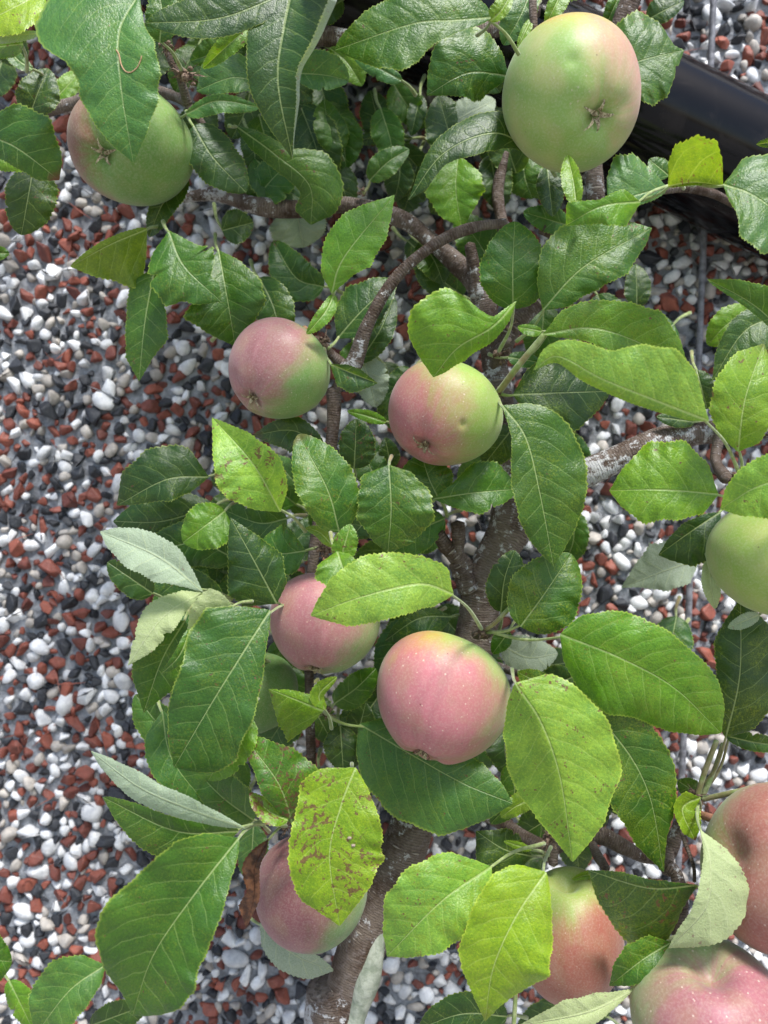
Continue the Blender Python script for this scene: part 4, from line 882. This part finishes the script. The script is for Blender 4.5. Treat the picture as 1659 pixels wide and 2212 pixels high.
# ------------------------------------------------------------------ apples
def apple(label, cx, cy, d, rx, ry, cal, gcol, gcol2, bcol, bdir, amt, sharp=.55, hr=.9, cone=.10, russet=0.0, dots=.5, ydir=None, stalk=True, dents=(), seed=1, cz=None, box=.94, cav=.42):
    q = np.random.RandomState(seed)
    k = rx * d / FPX; C = P(cx, cy, d)
    if cz is None:
        ox, oy = cal[0] - cx, cal[1] - cy
        m = math.hypot(ox, oy); Lm = max(.82 * rx, m / .93)
        if m > Lm * .98: ox, oy = ox * Lm * .98 / m, oy * Lm * .98 / m
        zz = math.sqrt(max(0, Lm ** 2 - ox * ox - oy * oy))
        ax = Vector((ox, -zz, -oy)).normalized()           # towards the lens, up is +Z
    else: ax = Vector(cz).normalized()
    rot = (-ax).to_track_quat('Z', 'Y').to_matrix()
    nph, nth = 72, 96
    vs, st, eye = [], [], []
    ph5 = q.uniform(0, 6)
    for i in range(nph + 1):
        f = math.pi * i / nph
        for j in range(nth):
            t = 2 * math.pi * j / nth
            rho = math.sin(f) ** box * (1 + cone * math.cos(f)) if 0 < i < nph else 0.0
            z = hr * math.cos(f)
            if f < math.pi / 2: z -= cav * math.exp(-(rho / .25) ** 2) + .04 * math.exp(-((rho - .45) / .25) ** 2) * 0
            else:
                z += .15 * math.exp(-(rho / .21) ** 2)
                z -= .018 * math.cos(5 * t + ph5) * math.exp(-((rho - .38) / .18) ** 2)
            lob = 1 + .006 * math.cos(5 * t + ph5) + .018 * math.cos(2 * t + ph5 * 2) + .010 * math.cos(3 * t + 1.3)
            vs.append((rho * lob * math.cos(t), rho * lob * math.sin(t), z))
            st.append((3.2 * math.cos(t), 3.2 * math.sin(t), z * 1.1))
            eye.append(max(0, 1 - rho / .30) if f > math.pi / 2 else max(0, .62 - rho / .6))
    V = np.array(vs); Rm = np.array(rot); V = V @ Rm.T
    V[:, 0] *= 1; V[:, 2] *= ry / rx
    for (dx, dz_, dr, dpt) in dents:                       # small dimples, given in image offset / radius
        p0 = np.array([dx, -math.sqrt(max(0, 1 - dx * dx - dz_ * dz_)), dz_]); p0 = V[np.argmax(V @ p0 / np.linalg.norm(V, axis=1))]
        dd_ = np.linalg.norm(V - p0, axis=1); V *= (1 - dpt * np.exp(-(dd_ / dr) ** 2))[:, None]
    F = []
    for i in range(nph):
        for j in range(nth):
            jj = (j + 1) % nth
            F.append((i * nth + j, (i + 1) * nth + j, (i + 1) * nth + jj, i * nth + jj))
    root = thing('apple', label, 'apple', C, 'apples hanging on the tree')
    me = mesh(V * k, F)
    for nm, arr in (('un', V), ('st', np.array(st))):
        at = me.attributes.new(nm, 'FLOAT_VECTOR', 'POINT'); at.data.foreach_set('vector', arr.ravel())
    at = me.attributes.new('eye', 'FLOAT', 'POINT'); at.data.foreach_set('value', np.array(eye))
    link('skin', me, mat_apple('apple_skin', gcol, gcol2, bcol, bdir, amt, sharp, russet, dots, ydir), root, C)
    OCC.append((V * k + np.array(C), F))
    # calyx: five dried sepals curling out of the eye
    cvs, cfs = [], []
    for s_ in range(5):
        t0 = ph5 / 5 + s_ * 2 * math.pi / 5 + q.uniform(-.25, .25); ln = q.uniform(.22, .34); cu = q.uniform(1.4, 3.2); rad = .045; hh = -hr + .13
        n0 = len(cvs); x_, z_ = rad, hh; a0 = q.uniform(1.1, 1.5)
        for m_ in range(7):
            w_ = .046 * (1 - m_ / 6.6); a_ = a0 - cu * m_ / 6
            for sgn in (-1, 0, 1):
                px_ = x_ + (.012 if sgn == 0 else 0); py_ = sgn * w_
                cvs.append((px_ * math.cos(t0) - py_ * math.sin(t0), px_ * math.sin(t0) + py_ * math.cos(t0), z_))
            x_ += math.cos(a_) * ln / 6; z_ -= math.sin(a_) * ln / 6
        for m_ in range(6):
            for g_ in range(2):
                a_ = n0 + m_ * 3 + g_; cfs.append((a_, a_ + 1, a_ + 4, a_ + 3))
    n0 = len(cvs)                                          # dark plug with stamen remains
    for m_ in range(10):
        t0 = m_ * .628; cvs.append((.045 * math.cos(t0), .045 * math.sin(t0), -hr + .155))
    cvs.append((0, 0, -hr + .06)); cfs += [(n0 + m_, n0 + (m_ + 1) % 10, n0 + 10) for m_ in range(10)]
    CV = np.array(cvs) @ Rm.T; CV[:, 2] *= ry / rx
    cal_me = mesh(CV * k, cfs); cal_o = link('calyx', cal_me, M_DRY, root, C)
    # stalk
    if stalk:
        up = np.array(-ax); side = np.cross(up, [0.3, 1, 0]); side /= np.linalg.norm(side)
        c0 = np.array(C); pts = []
        for t_, b_ in ((.42, 0), (.75, .03), (1.05, .10), (1.3, .22)):
            p_ = c0 + up * k * t_ * (ry / rx if abs(up[2]) > .6 else 1) + side * k * b_; pts.append((p_[0], p_[1], p_[2], .0013 + .0004 * (t_ > 1)))
        tube('stalk', pts, M_ASTALK, root, seg=8, n=20, knob=.05, seed=seed, world_pts=True)
    return root

GR = (.19, .33, .055); GR2 = (.30, .42, .085); SH = (.12, .25, .045)
PK = (.42, .135, .125); PK2 = (.46, .16, .165); RD = (.30, .085, .060)
apple('green apple with a brown red flush half hidden by a leaf at the top left', 279, 318, .452, 134, 122, (252, 376), (.13, .26, .045), (.17, .31, .06), (.20, .055, .04), (-1, -.1, .1), .45, .32, hr=.86, dots=.15, dents=[(-.35, -.1, .3, .05)], seed=1)
apple('largest green apple, faintly pink on its right, at the top beside the black pipe', 1234, 207, .405, 147, 158, (1266, 284), (.24, .38, .085), (.38, .45, .14), (.52, .27, .22), (.9, -.5, .15), .70, .50, hr=.92, cone=.0, box=.84, dots=.30, dents=[(-.2, -.02, .09, .03)], seed=2, ydir=(.0, -.3, .9))
apple('dusky pink apple, green on its right, hanging left of the arching branch', 599, 802, .425, 112, 112, (553, 866), (.15, .29, .06), (.22, .36, .08), (.31, .105, .135), (-.8, -.5, .35), .02, .42, seed=3, dots=.5)
apple('apple half pink and half lime green under the broad leaf near the centre', 957, 897, .425, 123, 119, (915, 969), (.25, .38, .06), (.30, .43, .08), (.37, .085, .125), (-.85, -.3, -.35), .14, .55, seed=4, dents=[(.27, -.26, .06, .05)], dots=.5)
apple('mauve pink apple partly under the rusty yellow green leaf', 699, 1347, .432, 121, 119, (683, 1449), (.17, .29, .08), (.22, .34, .09), (.36, .115, .155), (-.7, -.6, .2), -.05, .45, seed=5, dots=.4, ydir=(-.9, -.3, .15))
apple('largest pink apple with pale dots and a green shoulder at the centre', 953, 1507, .43, 144, 151, (907, 1622), (.24, .38, .09), (.34, .44, .12), (.46, .125, .185), (-.35, -.8, -.25), .22, .42, seed=6, dots=.62, ydir=(-.45, -.1, .95), stalk=False)
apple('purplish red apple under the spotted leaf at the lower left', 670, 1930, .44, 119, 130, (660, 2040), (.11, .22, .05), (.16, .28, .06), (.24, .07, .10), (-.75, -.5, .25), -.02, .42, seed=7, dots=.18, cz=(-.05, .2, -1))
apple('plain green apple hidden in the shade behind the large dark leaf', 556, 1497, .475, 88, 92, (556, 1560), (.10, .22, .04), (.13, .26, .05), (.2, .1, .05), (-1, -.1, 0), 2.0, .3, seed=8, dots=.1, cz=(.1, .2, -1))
apple('lime green apple cut by the right edge of the picture', 1682, 1202, .385, 143, 142, (1700, 1300), (.25, .37, .06), (.34, .44, .10), (.45, .3, .12), (-1, -.2, .1), 1.3, .4, seed=9, dots=.1, cz=(.3, .1, -.9), stalk=False)
apple('tall orange red apple, green at its shoulder, behind the yellowest leaf', 1232, 2022, .425, 114, 148, (1260, 2150), (.25, .34, .07), (.33, .38, .10), (.32, .075, .07), (.35, -.6, -.45), .10, .42, hr=.92, cone=.0, box=.84, cav=.25, seed=10, dots=.3, cz=(.1, .15, -1), stalk=False)
apple('red ribbed apple cut by the right edge above the bottom corner apple', 1690, 1878, .385, 168, 172, (1800, 1950), (.24, .30, .09), (.3, .36, .12), (.30, .085, .08), (.1, -.8, .3), -.1, .40, seed=11, dots=.5, cz=(.85, .25, -.35), stalk=False, cav=.16, dents=[(-.72, .42, .25, .03)])
apple('rosy mauve apple cut off in the bottom right corner', 1532, 2198, .375, 166, 160, (1532, 2330), (.24, .34, .12), (.3, .38, .14), (.31, .080, .13), (.2, -.9, -.2), -.12, .40, seed=12, dots=.6, cz=(.1, .35, -1), stalk=False, cav=.28)
q = tube('stalk', [(1508, 1758, .415, 8), (1540, 1768, .405, 9), (1575, 1776, .398, 10), (1600, 1790, .392, 9)], M_ASTALK, [o for o in bpy.data.objects if o.get('label', '').startswith('red ribbed')][0], seg=10, n=20, knob=.08, seed=90)

# ------------------------------------------------------------------ drainpipe and wire
pr = .0437; pd = .5525
a_ = P(1469, 298, pd); b_ = P(1569, 348, pd); dv = (b_ - a_).normalized()
pipe = thing('drainpipe', 'thick glossy black plastic drainpipe slanting across the wall at the top right', 'pipe', a_ - dv * .55)
p0, p1 = a_ - dv * .55, a_ + dv * .75
tube('pipe', [tuple(p0) + (pr,), tuple(p0.lerp(p1, .5)) + (pr,), tuple(p1) + (pr,)], M_PIPE, pipe, seg=64, n=60, knob=0, seed=40, world_pts=True)
for f_ in (-.42, .60):                                   # brackets, both outside the frame
    c0 = a_ + dv * f_
    tube('bracket', [tuple(c0 - dv * .012) + (pr + .003,), tuple(c0) + (pr + .003,), tuple(c0 + dv * .012) + (pr + .003,)], M_PIPE, pipe, seg=48, n=8, knob=0, seed=41, world_pts=True)
wd = .584
w0, w1 = P(1541, 0, wd), P(1474, 1650, wd); wv = (w1 - w0)
ww = [tuple(w0 + wv * t) + (.0023,) for t in (-.5, 0, .25, .5, .75, 1.0, 1.5)]
wire = thing('training_wire', 'thin grey wire running down the wall on the right, behind the pipe and leaves', 'wire', w0)
tube('strand', ww, M_WIRE, wire, seg=12, n=200, knob=.04, seed=50, world_pts=True)

# ------------------------------------------------------------------ pebbles of the wall
allv = []; allf = []; nv = 0
for v_, f_ in OCC:
    allv.append(np.asarray(v_)); allf += [tuple(i + nv for i in f) for f in f_]; nv += len(v_)
bvh = BVHTree.FromPolygons([tuple(p) for p in np.vstack(allv)], allf)
KIND = [('w', .37), ('r', .33), ('k', .14), ('b', .16)]
def albedo(kind):
    j = rng.uniform(.72, 1.05)
    if kind == 'w': t = rng.random(); return (.78 * j, (.79 + .01 * t) * j, (.79 + .03 * t) * j)
    if kind == 'r':
        t = rng.random(); return ((.15 + .16 * t) * j, (.045 + .050 * t) * j, (.034 + .028 * t) * j)
    if kind == 'k': return (.035 * j, .039 * j, .047 * j)
    t = rng.random(); return ((.40 + .14 * t) * j, (.37 + .13 * t) * j, (.33 + .12 * t) * j)
stones = []
cpos = Vector((0, 0, CAMZ))
for (x, z, r) in peb:
    k = rng.random(); pw = .235 + .12 * (CAMZ - z + .3); kind = 'w' if k < pw else 'r' if k < .61 else 'k' if k < .84 else 'b'
    if r > .0068: kind = rng.choice('wwrrk')
    if r < .0034: kind = rng.choice('rrrkbbw')
    if kind == 'w' and rng.random() < .50: tv_, tf_ = RND[rng.randrange(12)]
    elif kind == 'b' and rng.random() < .5: tv_, tf_ = RND[rng.randrange(12)]
    else: tv_, tf_ = ANG[rng.randrange(14)]
    asp = rng.uniform(.95, 1.4) if kind == 'w' else rng.uniform(.9, 1.45)
    e = Matrix.Rotation(rng.uniform(0, 6.28), 3, 'Y') @ Matrix.Diagonal((r * asp, r * rng.uniform(.75, 1.0), r / asp ** .6)) @ Matrix.Rotation(rng.uniform(0, 6.28), 3, 'Y') @ Matrix.Rotation(rng.uniform(-.4, .4), 3, 'X')
    y = WALL + r * rng.uniform(-.42, .12)
    stones.append([x, y, z, r, kind, tv_ @ np.array(e).T, tf_, albedo(kind)])
def in_view(s_):
    px = s_[0] / s_[1] * FPX + 829.5; py = 1106 - (s_[2] - CAMZ) / s_[1] * FPX
    if not (12 < px < 1647 and 12 < py < 2200): return False
    t = Vector((s_[0], s_[1] - .012, s_[2])); dr = t - cpos; ln = dr.length
    return bvh.ray_cast(cpos, dr / ln, ln)[0] is None
vis = [s_ for s_ in stones if in_view(s_)]
vis.sort(key=lambda s_: -s_[3]); top = set(id(s_) for s_ in vis[:298])
bv, bf, bc = [], [], []; bs = []
nb = 0
for s_ in stones:
    if id(s_) in top:
        me = mesh(s_[5], s_[6]); o = link('pebble', me, M_PEB, wall, Vector((s_[0], s_[1], s_[2])), smooth=s_[4] in 'wb')
        o.color = tuple(s_[7]) + (1,)
    else:
        bv.append(s_[5] + np.array([s_[0], s_[1], s_[2]])); bf += [tuple(i + nb for i in f) for f in s_[6]]
        bs += [s_[4] in 'wb'] * len(s_[6]); bc += [tuple(s_[7]) + (1,)] * len(s_[5]); nb += len(s_[5])
me = mesh(np.vstack(bv), bf)
at = me.attributes.new('pc', 'FLOAT_COLOR', 'POINT'); at.data.foreach_set('color', np.array(bc, dtype=np.float32).ravel())
me.polygons.foreach_set('use_smooth', bs)
o = link('pebbles', me, M_PEB, wall, Vector((0, 0, 0)), smooth=False)
me.polygons.foreach_set('use_smooth', bs)
o.color = (0, 0, 0, 1); o['kind'] = 'stuff'
print('stones', len(stones), 'in view', len(vis), 'leaves', NLEAF[0])
